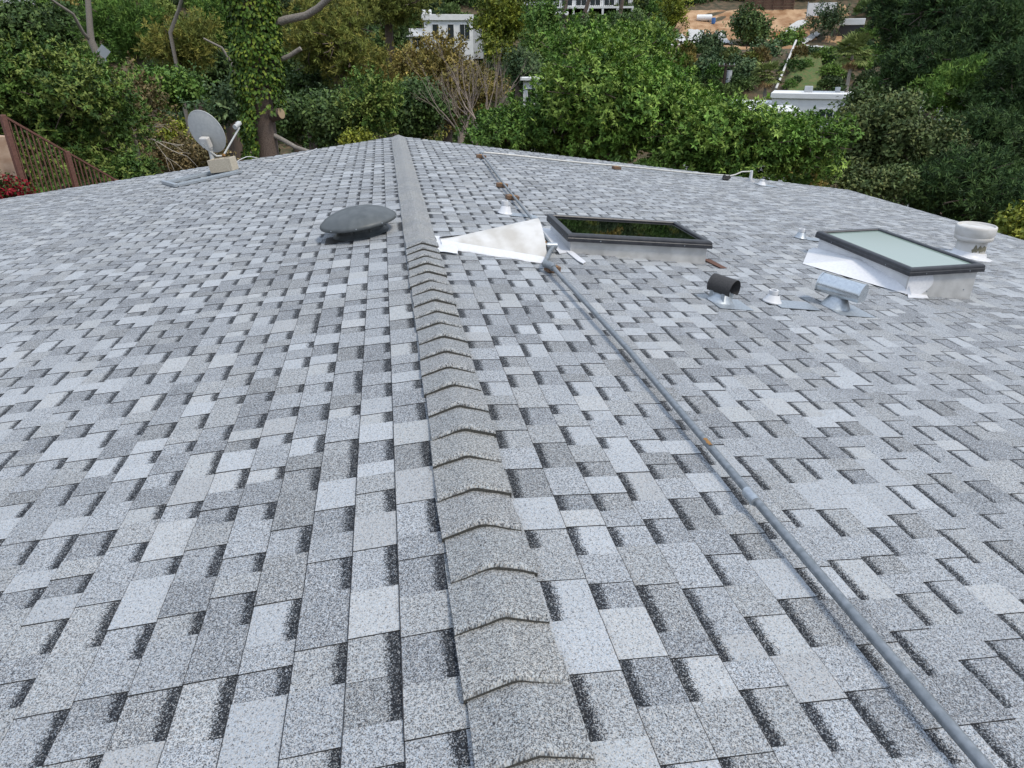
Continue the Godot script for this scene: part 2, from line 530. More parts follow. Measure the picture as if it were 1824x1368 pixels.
func build_house() -> void:
	var house := thing("house", "low house under a wide grey shingle roof, in the foreground", "house", Vector3(0, -3.9, 0))
	var up := Vector3(0, 3.9, 0)
	# walls below the roof, and the boards at its edges
	for s in [-1, 1]:
		var wl := MB.new()
		wl.box(up + Vector3(s * (HALF - 0.7), -2.72, (FAR_Z + BACK_Z) * 0.5), Vector3(0.2, 2.4, BACK_Z - FAR_Z - 1.2))
		part("wall", wl, M["house_wall"], house)
		var fa := MB.new()
		fa.box(up + Vector3(s * (HALF - 0.035), -T * HALF - 0.13, (FAR_Z + BACK_Z) * 0.5), Vector3(0.04, 0.16, BACK_Z - FAR_Z - 0.12), 0.004)
		part("fascia", fa, M["fascia"], house)
	for z in [FAR_Z + 0.6, BACK_Z - 0.6]:
		var gw := MB.new()
		var hw := HALF - 0.81
		var z0: float = z - 0.1
		var z1: float = z + 0.1
		for s in [-1, 1]:
			gw.hexa([up + Vector3(0, -3.9, z0), up + Vector3(s * hw, -3.9, z0), up + Vector3(s * hw, -3.9, z1), up + Vector3(0, -3.9, z1),
				up + Vector3(0, -0.17, z0), up + Vector3(s * hw, -T * hw - 0.17, z0), up + Vector3(s * hw, -T * hw - 0.17, z1), up + Vector3(0, -0.17, z1)])
		part("gable_wall", gw, M["house_wall"], house)
	# each slope: a deck with the shingles laid on it
	var found := []          # [size on the picture, side, x, z, width, tooth, tone, shade, offset, grow]
	var cos_s := cos(SL)
	var fw := Vector3(sin(deg_to_rad(9.9)) * cos(deg_to_rad(25.83)), -sin(deg_to_rad(25.83)), -cos(deg_to_rad(9.9)) * cos(deg_to_rad(25.83)))
	var rt := Vector3(cos(deg_to_rad(9.9)), 0, sin(deg_to_rad(9.9)))
	var upv := rt.cross(fw)
	var slopes := {}
	for s in [-1, 1]:
		var bs := Basis(Vector3(0, 0, 1), -SL) if s > 0 else Basis(Vector3(-cos(SL), -sin(SL), 0), Vector3(-sin(SL), cos(SL), 0), Vector3(0, 0, -1))
		var dk := MB.new()
		var L := HALF / cos_s
		var za := FAR_Z if s > 0 else -BACK_Z
		var zb := BACK_Z if s > 0 else -FAR_Z
		dk.box(Vector3(L * 0.5 + 0.01, -0.06, (za + zb) * 0.5), Vector3(L - 0.02, 0.11, zb - za - 0.03))
		var slope := part("roof_slope", dk, M["deck"], house)
		slope.transform = Transform3D(bs, up)
		slope.set_meta("label", "left slope of the grey shingle roof" if s < 0 else "right slope of the grey shingle roof with skylights and pipes")
		slopes[s] = slope
		var courses := int(L / E)
		var start := L + 0.012 - courses * E
		for k in range(-1, courses):
			var x := start + k * E
			if x < 0.03:
				continue
			var z := za - rng.randf() * 0.2
			var tooth: bool = rng.randf() < 0.5
			while z < zb:
				var w: float = pick([0.09, 0.11, 0.13, 0.15, 0.18, 0.21]) if tooth else pick([0.092, 0.105, 0.135, 0.145, 0.16, 0.187])
				var zs := maxf(z, za)
				var ze := minf(z + w, zb)
				if ze - zs > 0.02:
					var tone := "mid"
					var q := rng.randf()
					if q < 0.23:
						tone = "light"
					elif q < (0.42 if tooth else 0.58):
						tone = "dark"
					if not tooth:
						tone += "_band"
					var sh: float = pick([0.88, 0.92, 0.96, 1.0]) * (0.95 if q < 0.23 else 1.0)
					var off := (rng.randi() % 40) * 0.05
					var grow := rng.randf_range(-0.0006, 0.0012)
					var mid := bs * Vector3(x + E * 0.5, 0, (zs + ze) * 0.5)
					var to := mid - cam_pos
					var dep := to.dot(fw)
					var size := 0.0
					if dep > 0.3 and absf(to.dot(rt) / dep) < 0.76 and absf(to.dot(upv) / dep) < 0.58:
						size = (ze - zs) * absf(to.dot(bs.y)) / pow(to.length(), 3.0)
					found.append([size, s, x, (zs + ze) * 0.5, ze - zs, tooth, tone, sh, off, grow])
				z += w
				tooth = not tooth
				if rng.randf() < 0.03:
					tooth = not tooth
	found.sort_custom(func(a, b): return a[0] > b[0])
	var cache := {}
	var rest := {}
	for i in found.size():
		var f: Array = found[i]
		var at := Vector3(f[2], 0, f[3])
		if i < 300:
			var key := "%d %s %s %.2f %.2f" % [roundi(f[4] * 1000), f[5], f[6], f[7], f[8]]
			if not cache.has(key):
				cache[key] = shingle_mesh(f[4], f[5], f[6], f[7], f[8], f[9])
			var o := put("shingle", cache[key], slopes[f[1]])
			o.position = at
		else:
			if not rest.has(f[1]):
				rest[f[1]] = {}
			if not rest[f[1]].has(f[6]):
				rest[f[1]][f[6]] = MB.new()
			if not rest[f[1]].has("side"):
				rest[f[1]]["side"] = MB.new()
			add_shingle(rest[f[1]][f[6]], rest[f[1]]["side"], at, f[4], f[5], f[7], f[8], f[9])
	for s in rest:
		var am := ArrayMesh.new()
		var k := 0
		for tone in rest[s]:
			am.add_surface_from_arrays(Mesh.PRIMITIVE_TRIANGLES, rest[s][tone].arrays())
			am.surface_set_material(k, M["asphalt_edge"] if tone == "side" else M[tone])
			k += 1
		var o := put("shingle_field", am, slopes[s])
		o.set_meta("kind", "stuff")
	# drip edge along the eaves and gables
	for s in [-1, 1]:
		var dr := MB.new()
		dr.box(Vector3(HALF / cos_s + 0.001, -0.03, (FAR_Z + BACK_Z) * -0.5 * s * -1.0 if s > 0 else -(FAR_Z + BACK_Z) * 0.5), Vector3(0.012, 0.05, BACK_Z - FAR_Z), 0.002)
		part("drip_edge", dr, M["galvanised"], slopes[s])
	# ridge caps: from the near end their thick butts face the viewer, up to the meeting point; beyond it they are laid the other way
	var caps := []
	for k in 8:
		caps.append(cap_mesh(k))
	var z := BACK_Z - 0.1
	var meet := -5.26
	while z > meet:
		var o := put("ridge_cap", caps[rng.randi() % 8], house)
		o.transform = Transform3D(Basis(Vector3.UP, rng.randf_range(-0.03, 0.03)) * Basis(Vector3(0, 0, 1), rng.randf_range(-0.02, 0.02)), up + Vector3(rng.randf_range(-0.007, 0.007), rng.randf_range(0.0, 0.004), z + rng.randf_range(-0.009, 0.009)))
		z -= 0.2018
	z = meet - 0.13
	var last := put("ridge_cap", caps[1], house)
	last.transform = Transform3D(Basis.IDENTITY, up + Vector3(0.004, 0.009, meet - 0.07))
	while z > FAR_Z + 0.3:
		var o := put("ridge_cap", caps[rng.randi() % 8], house)
		o.transform = Transform3D(Basis(Vector3.UP, PI + rng.randf_range(-0.012, 0.012)), up + Vector3(rng.randf_range(-0.004, 0.004), -0.002 + rng.randf_range(0.0, 0.002), z - 0.2))
		z -= 0.2018

# a folded ridge cap: local z = 0 is the thick butt that faces +z, the cap runs back to z = -0.3
func cap_mesh(k: int) -> ArrayMesh:
	var r := RandomNumberGenerator.new()
	r.seed = 90 + k
	var hw := 0.128
	var cols := [-1.0, -0.66, -0.3, -0.07, 0.07, 0.3, 0.66, 1.0]
	# [z, height of the fold, height of the edges above the slope]
	var rows := [[0.005, 0.044, 0.02], [0.002, 0.053, 0.027], [-0.012, 0.058, 0.031], [-0.1, 0.045, 0.021], [-0.2, 0.031, 0.012], [-0.3, 0.016, 0.002]]
	var wob := []
	for j in cols.size():
		wob.append(r.randf_range(-0.004, 0.004))
	var g := []
	for rw in rows:
		var row := []
		for j in cols.size():
			var x: float = cols[j] * hw
			var f: float = maxf(absf(cols[j]) - 0.1, 0.0) / 0.9
			var near: float = 1.0 if rw[0] > -0.05 else 0.0
			row.append(Vector3(x, lerpf(rw[1], rw[2], f) - T * absf(x) + near * wob[j] * 0.3, rw[0] + near * wob[j]))
		g.append(row)
	var top := MB.new()
	top.col = [Color(0.97, 0.945, 0.9), Color(0.93, 0.915, 0.88), Color(1.0, 0.97, 0.91), Color(0.95, 0.935, 0.895)][k % 4]
	top.grid(g, Vector3.UP)
	var off := r.randf() * 2.0
	for i in top.v.size():
		top.u[i] = Vector2((top.v[i].x + off) / 2.0, (top.v[i].z + 0.31) / 0.168)
	var side := MB.new()
	for j in cols.size() - 1:
		var a: Vector3 = g[0][j]
		var b: Vector3 = g[0][j + 1]
		var a2 := Vector3(a.x, a.y - 0.026, a.z - 0.007)
		var b2 := Vector3(b.x, b.y - 0.026, b.z - 0.007)
		side.quad(a, b, b2, a2, Vector3(0, 0, 1))
	for j in [0, cols.size() - 1]:
		for i in rows.size() - 1:
			var a: Vector3 = g[i][j]
			var b: Vector3 = g[i + 1][j]
			var dn := Vector3(0, -0.012, 0)
			side.quad(a, b, b + dn, a + dn, Vector3(signf(cols[j]), 0, 0))
	var am := ArrayMesh.new()
	am.add_surface_from_arrays(Mesh.PRIMITIVE_TRIANGLES, top.arrays())
	am.surface_set_material(0, M["cap"])
	am.add_surface_from_arrays(Mesh.PRIMITIVE_TRIANGLES, side.arrays())
	am.surface_set_material(1, M["cap_edge"])
	return am

# ---------------------------------------------------------------- what stands on the roof

func screw(at: Vector3, nn: Vector3, parent: Node, r := 0.005) -> void:
	var b := MB.new()
	b.tube([at - nn * 0.001, at + nn * 0.002, at + nn * 0.003], [r, r, r * 0.6], 8)
	part("screw", b, M["galvanised"], parent)

func skylight(t: Node3D, x0: float, x1: float, z0: float, z1: float, yl: float, yr: float, glass: String, side_mats: Array) -> void:
	# frame from x0..x1 and z0 (near)..z1 (far); yl / yr: world height of the frame's underside at x0 / x1
	var fr := 0.068
	var inset := 0.035
	var top := func(x: float) -> float: return lerpf(yl, yr, (x - x0) / (x1 - x0))
	var cx0 := x0 + inset
	var cx1 := x1 - inset
	var cz0 := z0 - inset
	var cz1 := z1 + inset
	var th := 0.018
	var wall := func(a: Vector2, b: Vector2, inw: Vector2, m: String) -> void:
		var mb := MB.new()
		var p := []
		for lv in 2:
			for q in [a, b, b + inw * th, a + inw * th]:
				p.append(Vector3(q.x, deck(q.x, q.y).y - 0.004 if lv == 0 else top.call(q.x) + 0.006, q.y))
		mb.hexa(p)
		part("curb_panel", mb, M[m], t)
	wall.call(Vector2(cx0, cz0), Vector2(cx1, cz0), Vector2(0, -1), side_mats[0])
	wall.call(Vector2(cx0, cz1), Vector2(cx1, cz1), Vector2(0, 1), side_mats[2])
	wall.call(Vector2(cx0, cz0 - th - 0.001), Vector2(cx0, cz1 + th + 0.001), Vector2(1, 0), side_mats[1])
	wall.call(Vector2(cx1, cz0 - th - 0.001), Vector2(cx1, cz1 + th + 0.001), Vector2(-1, 0), side_mats[3])
	# the frame: a profile swept round the four mitred corners, [inset, height]
	var prof := [[0.0, 0.0], [0.0, 0.03], [0.003, 0.034], [0.003, 0.05], [0.008, 0.061], [0.02, fr], [0.05, fr - 0.001], [0.057, fr - 0.009], [0.057, 0.01]]
	var corner := func(i: int, q: Array) -> Vector3:
		var sx := 1.0 if i == 0 or i == 3 else -1.0
		var sz := -1.0 if i < 2 else 1.0
		var x: float = (x0 if sx > 0 else x1) + sx * q[0]
		return Vector3(x, top.call(x) + q[1], (z0 if sz < 0 else z1) + sz * q[0])
	var mb := MB.new()
	for i in 4:
		var j := (i + 1) % 4
		var mid: Vector3 = (corner.call(i, [0.028, 0.035]) + corner.call(j, [0.028, 0.035])) * 0.5
		for k in prof.size():
			var a: Vector3 = corner.call(i, prof[k])
			var b: Vector3 = corner.call(j, prof[k])
			var k2 := (k + 1) % prof.size()
			mb.quad_auto(a, b, corner.call(j, prof[k2]), corner.call(i, prof[k2]), mid)
	part("frame", mb, M["frame_dark"], t)
	var gl := MB.new()
	var p := []
	for lv in [0.042, 0.05]:
		for i in 4:
			p.append(corner.call(i, [0.0575, lv]))
	gl.hexa(p)
	part("pane", gl, M[glass], t)
	for f in [0.22, 0.8]:
		var x := lerpf(x0, x1, f)
		screw(Vector3(x, top.call(x) + 0.016, z0), Vector3(0, 0, 1), t)
		var z := lerpf(z0, z1, f)
		screw(Vector3(x0, top.call(x0) + 0.016, z), Vector3(-1, 0, 0), t)

func sheet(p: Array, lift: float, thick: float) -> MB:
	# a thin flat plate on the slope: outline of [x, z] pairs, a fan from its first point
	var mb := MB.new()
	var up := Vector3(0, 1, 0)
	for i in range(1, p.size() - 1):
		mb.tri3(deck(p[0][0], p[0][1], lift), deck(p[i][0], p[i][1], lift), deck(p[i + 1][0], p[i + 1][1], lift), up, up, up)
	var m := Vector3.ZERO
	for q in p:
		m += deck(q[0], q[1], lift) / p.size()
	for i in p.size():
		var a := deck(p[i][0], p[i][1], lift)
		var b := deck(p[(i + 1) % p.size()][0], p[(i + 1) % p.size()][1], lift)
		mb.quad_auto(a, b, b - up * thick, a - up * thick, m)
	return mb

func pipe_boot(called: String, label: String, at: Vector2, h: float, r: float, body: String, flange: Array, group: String) -> void:
	var t := thing(called, label, "vent pipe", deck(at.x, at.y, 0.012), slope_basis(at.x), group)
	var b := MB.new()
	b.lathe([[r * 2.1, 0.0], [r * 2.1, 0.008], [r * 2.1, 0.008], [r * 1.75, 0.02], [r * 1.35, h * 0.55], [r * 1.2, h * 0.62], [r * 1.2, h * 0.62], [r * 1.25, h * 0.66]], Vector3.ZERO, Basis.IDENTITY, 20)
	part("boot", b, M[body], t)
	var p := MB.new()
	p.lathe([[r * 1.0, h * 0.5], [r * 1.0, h], [r * 1.0, h], [r * 0.72, h], [r * 0.72, h], [r * 0.72, h * 0.3]], Vector3.ZERO, slope_basis(at.x).inverse(), 18)
	part("pipe", p, M["white_paint"], t)
	if flange.size():
		var f := MB.new()
		f.box(Vector3(flange[0], 0.002, flange[1]), Vector3(flange[2], 0.003, flange[3]))
		part("flashing", f, M["galvanised"], t)

func barrel_vent(called: String, label: String, at: Vector2, turn: float, length: float, r: float, metal: String, closed: bool, leg: float) -> void:
	var t := thing(called, label, "roof vent", deck(at.x, at.y, 0.013), slope_basis(at.x) * Basis(Vector3.UP, turn), "barrel shaped roof vents")
	var base := MB.new()
	base.lathe([[r * 1.3, 0.0], [r * 1.05, leg * 0.5], [r * 0.8, leg], [r * 0.8, leg], [r * 0.8, leg + 0.02]], Vector3.ZERO, Basis.IDENTITY, 24)
	part("base_cone", base, M["galvanised"], t)
	# the hood: most of a cylinder lying along x, open below
	var hood := MB.new()
	var cy := leg + r * 0.72
	for lay in 2:
		var rr := r - lay * 0.004
		var g := []
		for i in 21:
			var a := deg_to_rad(lerpf(-38.0, 218.0, i / 20.0))
			g.append([Vector3(-length * 0.5, cy + sin(a) * rr, cos(a) * rr), Vector3(0, cy + sin(a) * rr, cos(a) * rr), Vector3(length * 0.5, cy + sin(a) * rr, cos(a) * rr)])
		for i in 20:
			for j in 2:
				var na := (Vector3(0, g[i][0].y - cy, g[i][0].z)).normalized() * (1 - 2 * lay)
				var nb := (Vector3(0, g[i + 1][0].y - cy, g[i + 1][0].z)).normalized() * (1 - 2 * lay)
				hood.tri3(g[i][j], g[i][j + 1], g[i + 1][j + 1], na, na, nb)
				hood.tri3(g[i][j], g[i + 1][j + 1], g[i + 1][j], na, nb, nb)
	part("hood", hood, M[metal], t)
	if closed:
		for s in [-1, 1]:
			var cap := MB.new()
			var m := Vector3(s * length * 0.5, cy, 0)
			for i in 24:
				var a := deg_to_rad(lerpf(-38.0, 218.0, i / 24.0))
				var b := deg_to_rad(lerpf(-38.0, 218.0, (i + 1) / 24.0))
				var out := Vector3(s, 0, 0)
				cap.tri3(m, m + Vector3(0, sin(a) * r * 1.03, cos(a) * r * 1.03), m + Vector3(0, sin(b) * r * 1.03, cos(b) * r * 1.03), out, out, out)
				cap.quad_auto(m + Vector3(0, sin(a) * r * 1.03, cos(a) * r * 1.03), m + Vector3(0, sin(b) * r * 1.03, cos(b) * r * 1.03), m + Vector3(-s * 0.012, sin(b) * r * 1.03, cos(b) * r * 1.03), m + Vector3(-s * 0.012, sin(a) * r * 1.03, cos(a) * r * 1.03), m)
			var p0 := m + Vector3(0, sin(deg_to_rad(-38)) * r * 1.03, cos(deg_to_rad(-38)) * r * 1.03)
			var p1 := m + Vector3(0, sin(deg_to_rad(218)) * r * 1.03, cos(deg_to_rad(218)) * r * 1.03)
			cap.tri3(m, p0, p1, Vector3(s, 0, 0), Vector3(s, 0, 0), Vector3(s, 0, 0))
			part("end_cap", cap, M["bright_metal"], t)
	else:
		for s in [-1, 1]:
			for e in [-1, 1]:
				var st := MB.new()
				st.box(Vector3(e * length * 0.26, leg * 0.62 + 0.01, s * r * 0.86), Vector3(0.028, leg * 0.95, 0.003), 0.0, Basis(Vector3.RIGHT, s * 0.12))
				part("strap", st, M["galvanised"], t)
	var fl := MB.new()
	fl.box(Vector3(r * 1.1, -0.001, 0.0), Vector3(r * 3.6, 0.003, r * 3.4), 0.0, Basis(Vector3.UP, -turn))
	part("flashing", fl, M["galvanised"], t)

func wood_block(label: String, at: Vector2, size: Vector3, turn: float) -> void:
	var t := thing("wood_block", label, "block", deck(at.x, at.y, 0.012), slope_basis(at.x) * Basis(Vector3.UP, turn), "wood blocks that carry the roof pipes")
	var b := MB.new()
	b.box(Vector3(0, size.y * 0.5, 0), size, 0.004)
	part("block", b, M["wood"], t)
	var s := MB.new()
	s.box(Vector3(0, size.y + 0.0015, 0), Vector3(size.x * 0.45, 0.003, size.z * 1.02))
	part("strap", s, M["rust"], t)

func build_roof_fittings() -> void:
	# round attic vent left of the ridge
	var fan := thing("attic_vent", "round dark grey domed attic vent on the left slope beside the ridge", "roof vent", deck(-0.5, -6.2, 0.012), slope_basis(-1))
	var b := MB.new()
	b.lathe([[0.25, 0.0], [0.25, 0.006], [0.25, 0.006], [0.222, 0.012], [0.212, 0.03], [0.212, 0.03], [0.204, 0.034], [0.2, 0.055], [0.2, 0.055], [0.207, 0.058], [0.207, 0.066], [0.2, 0.07], [0.2, 0.11], [0.2, 0.11], [0.17, 0.111]], Vector3.ZERO, Basis.IDENTITY, 40)
	part("collar", b, M["vent_dark"], fan)
	b = MB.new()
	b.lathe([[0.0, 0.094], [0.2, 0.098], [0.33, 0.092], [0.33, 0.092], [0.338, 0.095], [0.342, 0.106], [0.338, 0.122], [0.327, 0.131], [0.327, 0.131], [0.29, 0.161], [0.235, 0.188], [0.165, 0.212], [0.085, 0.226], [0.0, 0.230]], Vector3.ZERO, Basis.IDENTITY, 56)
	part("dome", b, M["vent_dark"], fan)
	b = MB.new()
	b.box(Vector3(-0.18, 0.001, 0.1), Vector3(0.26, 0.003, 0.24), 0.0)
	part("flashing", b, M["charcoal"], fan)
	for i in 9:
		var a := TAU * i / 9 + 0.2
		screw(Vector3(cos(a) * 0.341, 0.11, sin(a) * 0.341), Vector3(cos(a), 0, sin(a)), fan, 0.006)
	for i in 8:
		var a := TAU * i / 8 + 0.3
		b = MB.new()
		b.box(Vector3(cos(a) * 0.212, 0.07, sin(a) * 0.212), Vector3(0.004, 0.07, 0.022), 0.0, Basis(Vector3.UP, -a))
		part("bracket", b, M["vent_dark"], fan)

	# the white half-cone dormer vent right of the ridge
	var dv := thing("dormer_vent", "white half-cone sheet metal dormer vent with sealed edges beside the ridge", "roof vent", deck(0.6, -5.7, 0.0))
	var org := dv.position
	var tip := deck(0.16, -5.52, 0.03) - org
	var outer := []
	var inner := []
	for i in 10:
		var t := i / 9.0
		var r1 := []
		var r2 := []
		for j in 21:
			var ph := PI * j / 20.0
			var rim := deck(0.97 + 0.05 * sin(ph), -5.73, 0.004) + Vector3(0, (1.0 - pow(absf(cos(ph)), 1.45)) * 0.25, cos(ph) * 0.52) - org
			var foot := tip + Vector3(0, 0.006 * sin(ph), cos(ph) * 0.09)
			r1.append(foot.lerp(rim, t) )
			r2.append(r1[j] - Vector3(0, 0.004, 0))
		outer.append(r1)
		inner.append(r2)
	b = MB.new()
	b.grid(outer, Vector3(0, 1, 0.15))
	b.grid(inner, Vector3.DOWN)
	for j in 20:
		b.quad(outer[9][j], outer[9][j + 1], inner[9][j + 1], inner[9][j], Vector3(1, 0, 0))
	part("hood", b, M["aged_white"], dv)
	b = MB.new()
	for j in 20:
		var c := deck(0.93, -5.73, 0.0) - org
		var p := func(i: int) -> Vector3: return c + Vector3(0, (1.0 - pow(absf(cos(PI * i / 20.0)), 1.45)) * 0.23 + 0.002, cos(PI * i / 20.0) * 0.49)
		b.tri3(c, p.call(j), p.call(j + 1), Vector3.RIGHT, Vector3.RIGHT, Vector3.RIGHT)
	part("screen", b, M["black"], dv)
	# sealant along its foot and a patch at the tip
	for sgn in [1, -1]:
		b = MB.new()
		var g := []
		for i in 16:
			var t := i / 15.0
			var a: Vector3 = outer[0][0 if sgn > 0 else 20].lerp(outer[9][0 if sgn > 0 else 20], t)
			var wd: float = (0.055 + 0.01 * sin(t * 17.0) + 0.008 * sin(t * 41.0)) * sgn
			var w0 := a + org
			g.append([a + Vector3(0, 0.026 + 0.012 * t, -0.04 * sgn), a + Vector3(0, 0.016, 0.005 * sgn), deck(w0.x, w0.z + wd, 0.017) - org, deck(w0.x, w0.z + wd + 0.003 * sgn, 0.008) - org])
		b.grid(g, Vector3(0, 1, 0.3 * sgn))
		part("sealant", b, M["white_seal"], dv)
	b = MB.new()
	var tp := []
	for i in 5:
		var row := []
		for j in 7:
			var u := i / 4.0
			var w := j / 6.0
			var z := lerpf(-5.72, -5.2, w) + 0.012 * sin(i * 5.0 + j)
			var x := lerpf(0.125, 0.27, u) + 0.008 * sin(j * 2.1 + i)
			row.append(deck(x, z, 0.024 + 0.03 * u * sin(PI * w)) - org)
		tp.append(row)
	b.grid(tp, Vector3.UP)
	part("patch", b, M["white_seal"], dv)

	# skylights
	var s1 := thing("skylight", "skylight with dark glass mirroring trees, beside the white dormer vent", "skylight", Vector3.ZERO, Basis.IDENTITY, "roof skylights")
	skylight(s1, 1.25, 2.585, -5.6, -6.44, 0.105 - T * 1.25, 0.158 - T * 2.585, "dark_glass", ["mill_aluminium", "white_paint", "mill_aluminium", "mill_aluminium"])
	part("sealant", sheet([[1.16, -5.52], [1.3, -5.63], [1.3, -6.5], [1.19, -6.5]], 0.018, 0.008), M["white_seal"], s1)
	part("sealant", sheet([[1.24, -5.62], [1.305, -5.62], [1.33, -5.3], [1.29, -5.23], [1.265, -5.31]], 0.021, 0.008), M["white_seal"], s1)
	part("underlay", sheet([[2.585, -5.83], [2.68, -5.8], [2.71, -5.52], [2.64, -5.5]], 0.017, 0.004), M["underlay"], s1)
	var s2 := thing("skylight", "skylight with pale frosted glass and a white saddle, nearest the eave", "skylight", Vector3.ZERO, Basis.IDENTITY, "roof skylights")
	skylight(s2, 4.25, 5.005, -5.13, -6.6, -0.385, -0.38, "frost_glass", ["mill_aluminium", "white_paint", "white_paint", "mill_aluminium"])
	# the painted saddle that sheds water round it
	b = MB.new()
	var A := deck(3.76, -5.99, 0.014)
	var Mid := deck(4.282, -5.86, 0.135)
	var N0 := deck(4.3, -5.1, 0.014)
	var F0 := deck(4.283, -6.72, 0.014)
	var g1 := []
	var g2 := []
	for i in 7:
		var t := i / 6.0
		var r1 := []
		var r2 := []
		for j in 7:
			var u := j / 6.0
			var bow := 0.012 * sin(PI * t) * sin(PI * u)
			r1.append(A.lerp(N0, t).lerp(Mid.lerp(N0 + Vector3(0.0, 0.07, -0.06), t), u) - Vector3(0, bow, 0))
			r2.append(A.lerp(F0, t).lerp(Mid.lerp(F0 + Vector3(0.0, 0.05, 0.1), t), u) - Vector3(0, bow, 0))
		g1.append(r1)
		g2.append(r2)
	b.grid(g1, Vector3(-0.3, 1, 0.4))
	part("saddle", b, M["white_seal"], s2)
	b = MB.new()
	b.grid(g2, Vector3(-0.3, 1, -0.4))
	part("saddle", b, M["white_seal"], s2)
	b = MB.new()
	var wp := []
	for i in 8:
		var t := i / 7.0
		var y0 := deck(4.29 + 0.1 * t, -5.16).y
		var zf := -5.13 - 0.035 + 0.003
		var xr := 4.285 + 0.135 + 0.08 * sin(t * 3.0) + 0.07 * t
		wp.append([Vector3(4.283, lerpf(y0 + 0.004, -0.381, t), zf), Vector3(lerpf(4.283, xr, 0.5), lerpf(y0 - 0.01, -0.381, t), zf + 0.001), Vector3(xr, lerpf(y0 - 0.018, -0.381, t), zf)])
	b.grid(wp, Vector3(0, 0, 1))
	part("sealant", b, M["white_seal"], s2)
	part("flashing", sheet([[4.2, -5.02], [4.32, -5.18], [4.52, -5.18], [4.44, -5.06]], 0.017, 0.006), M["white_seal"], s2)
	screw(Vector3(4.5, -0.545, -5.164), Vector3(0, 0, 1), s2, 0.007)
	screw(Vector3(4.88, -0.55, -5.164), Vector3(0, 0, 1), s2, 0.007)

	# small roof vents
	barrel_vent("barrel_vent", "black half-barrel roof vent with an open end, left of the white pipe boot", Vector2(2.15, -4.5), -1.0, 0.19, 0.074, "charcoal", false, 0.055)
	barrel_vent("barrel_vent", "shiny silver barrel roof vent with closed round ends in front of the pale skylight", Vector2(3.18, -4.58), -0.98, 0.34, 0.086, "bright_metal", true, 0.08)
	pipe_boot("vent_pipe", "white vent pipe boot between the black and the silver barrel vents", Vector2(2.62, -4.57), 0.095, 0.034, "white_paint", [0.17, 0.04, 0.34, 0.2], "white vent pipe boots")
	pipe_boot("vent_pipe", "white vent pipe boot just beyond the white dormer vent", Vector2(0.95, -7.08), 0.13, 0.036, "white_seal", [0.19, 0.02, 0.3, 0.16], "white vent pipe boots")
	pipe_boot("vent_pipe", "small pale vent pipe boot left of the frosted skylight", Vector2(4.58, -7.37), 0.11, 0.035, "galvanised", [0.22, 0.0, 0.34, 0.18], "white vent pipe boots")
	pipe_boot("vent_pipe", "squat white vent pipe boot near the far right corner of the roof", Vector2(6.95, -12.62), 0.11, 0.04, "white_paint", [0.1, 0.0, 0.4, 0.3], "white vent pipe boots")

	# flue with a drum cap
	var fl := thing("flue", "white flue pipe with a wide drum cap and flaking paint by the right eave", "flue", deck(6.93, -7.33, 0.0))
	b = MB.new()
	b.lathe([[0.19, -0.03], [0.175, 0.05], [0.168, 0.06], [0.165, 0.3]], Vector3.ZERO, Basis.IDENTITY, 32)
	part("pipe", b, M["aged_white"], fl)
	b = MB.new()
	b.lathe([[0.27, 0.0], [0.27, 0.008], [0.27, 0.008], [0.2, 0.022], [0.184, 0.07], [0.184, 0.07], [0.17, 0.075]], Vector3(0, 0.0, 0), slope_basis(1), 32)
	part("collar", b, M["white_seal"], fl)
	b = MB.new()
	b.lathe([[0.166, 0.215], [0.205, 0.222], [0.205, 0.222], [0.213, 0.23], [0.215, 0.268], [0.211, 0.273], [0.211, 0.273], [0.22, 0.29], [0.224, 0.37], [0.22, 0.392], [0.208, 0.4], [0.198, 0.396], [0.194, 0.38], [0.194, 0.38], [0.12, 0.386], [0.0, 0.39]], Vector3.ZERO, Basis.IDENTITY, 36)
	part("drum_cap", b, M["aged_white"], fl)
	b = MB.new()
	var edge := []
	for i in 15:
		var a := deg_to_rad(lerpf(58.0, 128.0, i / 14.0))
		var lo := 0.1 + 0.014 * sin(i * 2.3) + 0.008 * sin(i * 5.1)
		var hi := 0.165 + 0.022 * sin(i * 1.7 + 1.0) + 0.012 * sin(i * 4.3)
		if i == 0 or i == 14:
			hi = lo + 0.01
		edge.append([Vector3(cos(a) * 0.1705, lo, sin(a) * 0.1705), Vector3(cos(a) * 0.1705, hi, sin(a) * 0.1705)])
	b.grid(edge, Vector3(0, 0, 1))
	part("bare_patch", b, M["flaked"], fl)

	# the gas pipe that runs down the roof
	var gp := thing("gas_pipe", "long grey steel pipe running along the right slope from the foreground", "pipe", deck(1.0, -1.8, 0.07))
	var o := gp.position
	var run := []
	var rad := []
	for i in 21:
		var t := i / 20.0
		var z := lerpf(1.6, -4.86, t)
		var x := 1.02 - 0.03 * t - 0.05 * maxf(t - 0.75, 0.0) * 4.0 + 0.004 * sin(t * 9.0)
		run.append(deck(x, z, 0.068 + 0.003 * sin(t * 7.0)) - o)
		rad.append(0.016)
	b = MB.new()
	b.tube(run, rad, 16)
	part("pipe", b, M["pipe_grey"], gp)
	b = MB.new()
	var jc: Vector3 = deck(0.992, -1.86, 0.0685) - o
	var ax := Vector3(0, 0, 1)
	b.tube([jc - ax * 0.035, jc - ax * 0.03, jc - ax * 0.012, jc - ax * 0.008, jc + ax * 0.004, jc + ax * 0.009, jc + ax * 0.03, jc + ax * 0.036], [0.0175, 0.0202, 0.0202, 0.0182, 0.0182, 0.0202, 0.0202, 0.0175], 16)
	part("coupling", b, M["galvanised"], gp)
	b = MB.new()
	var rp := []
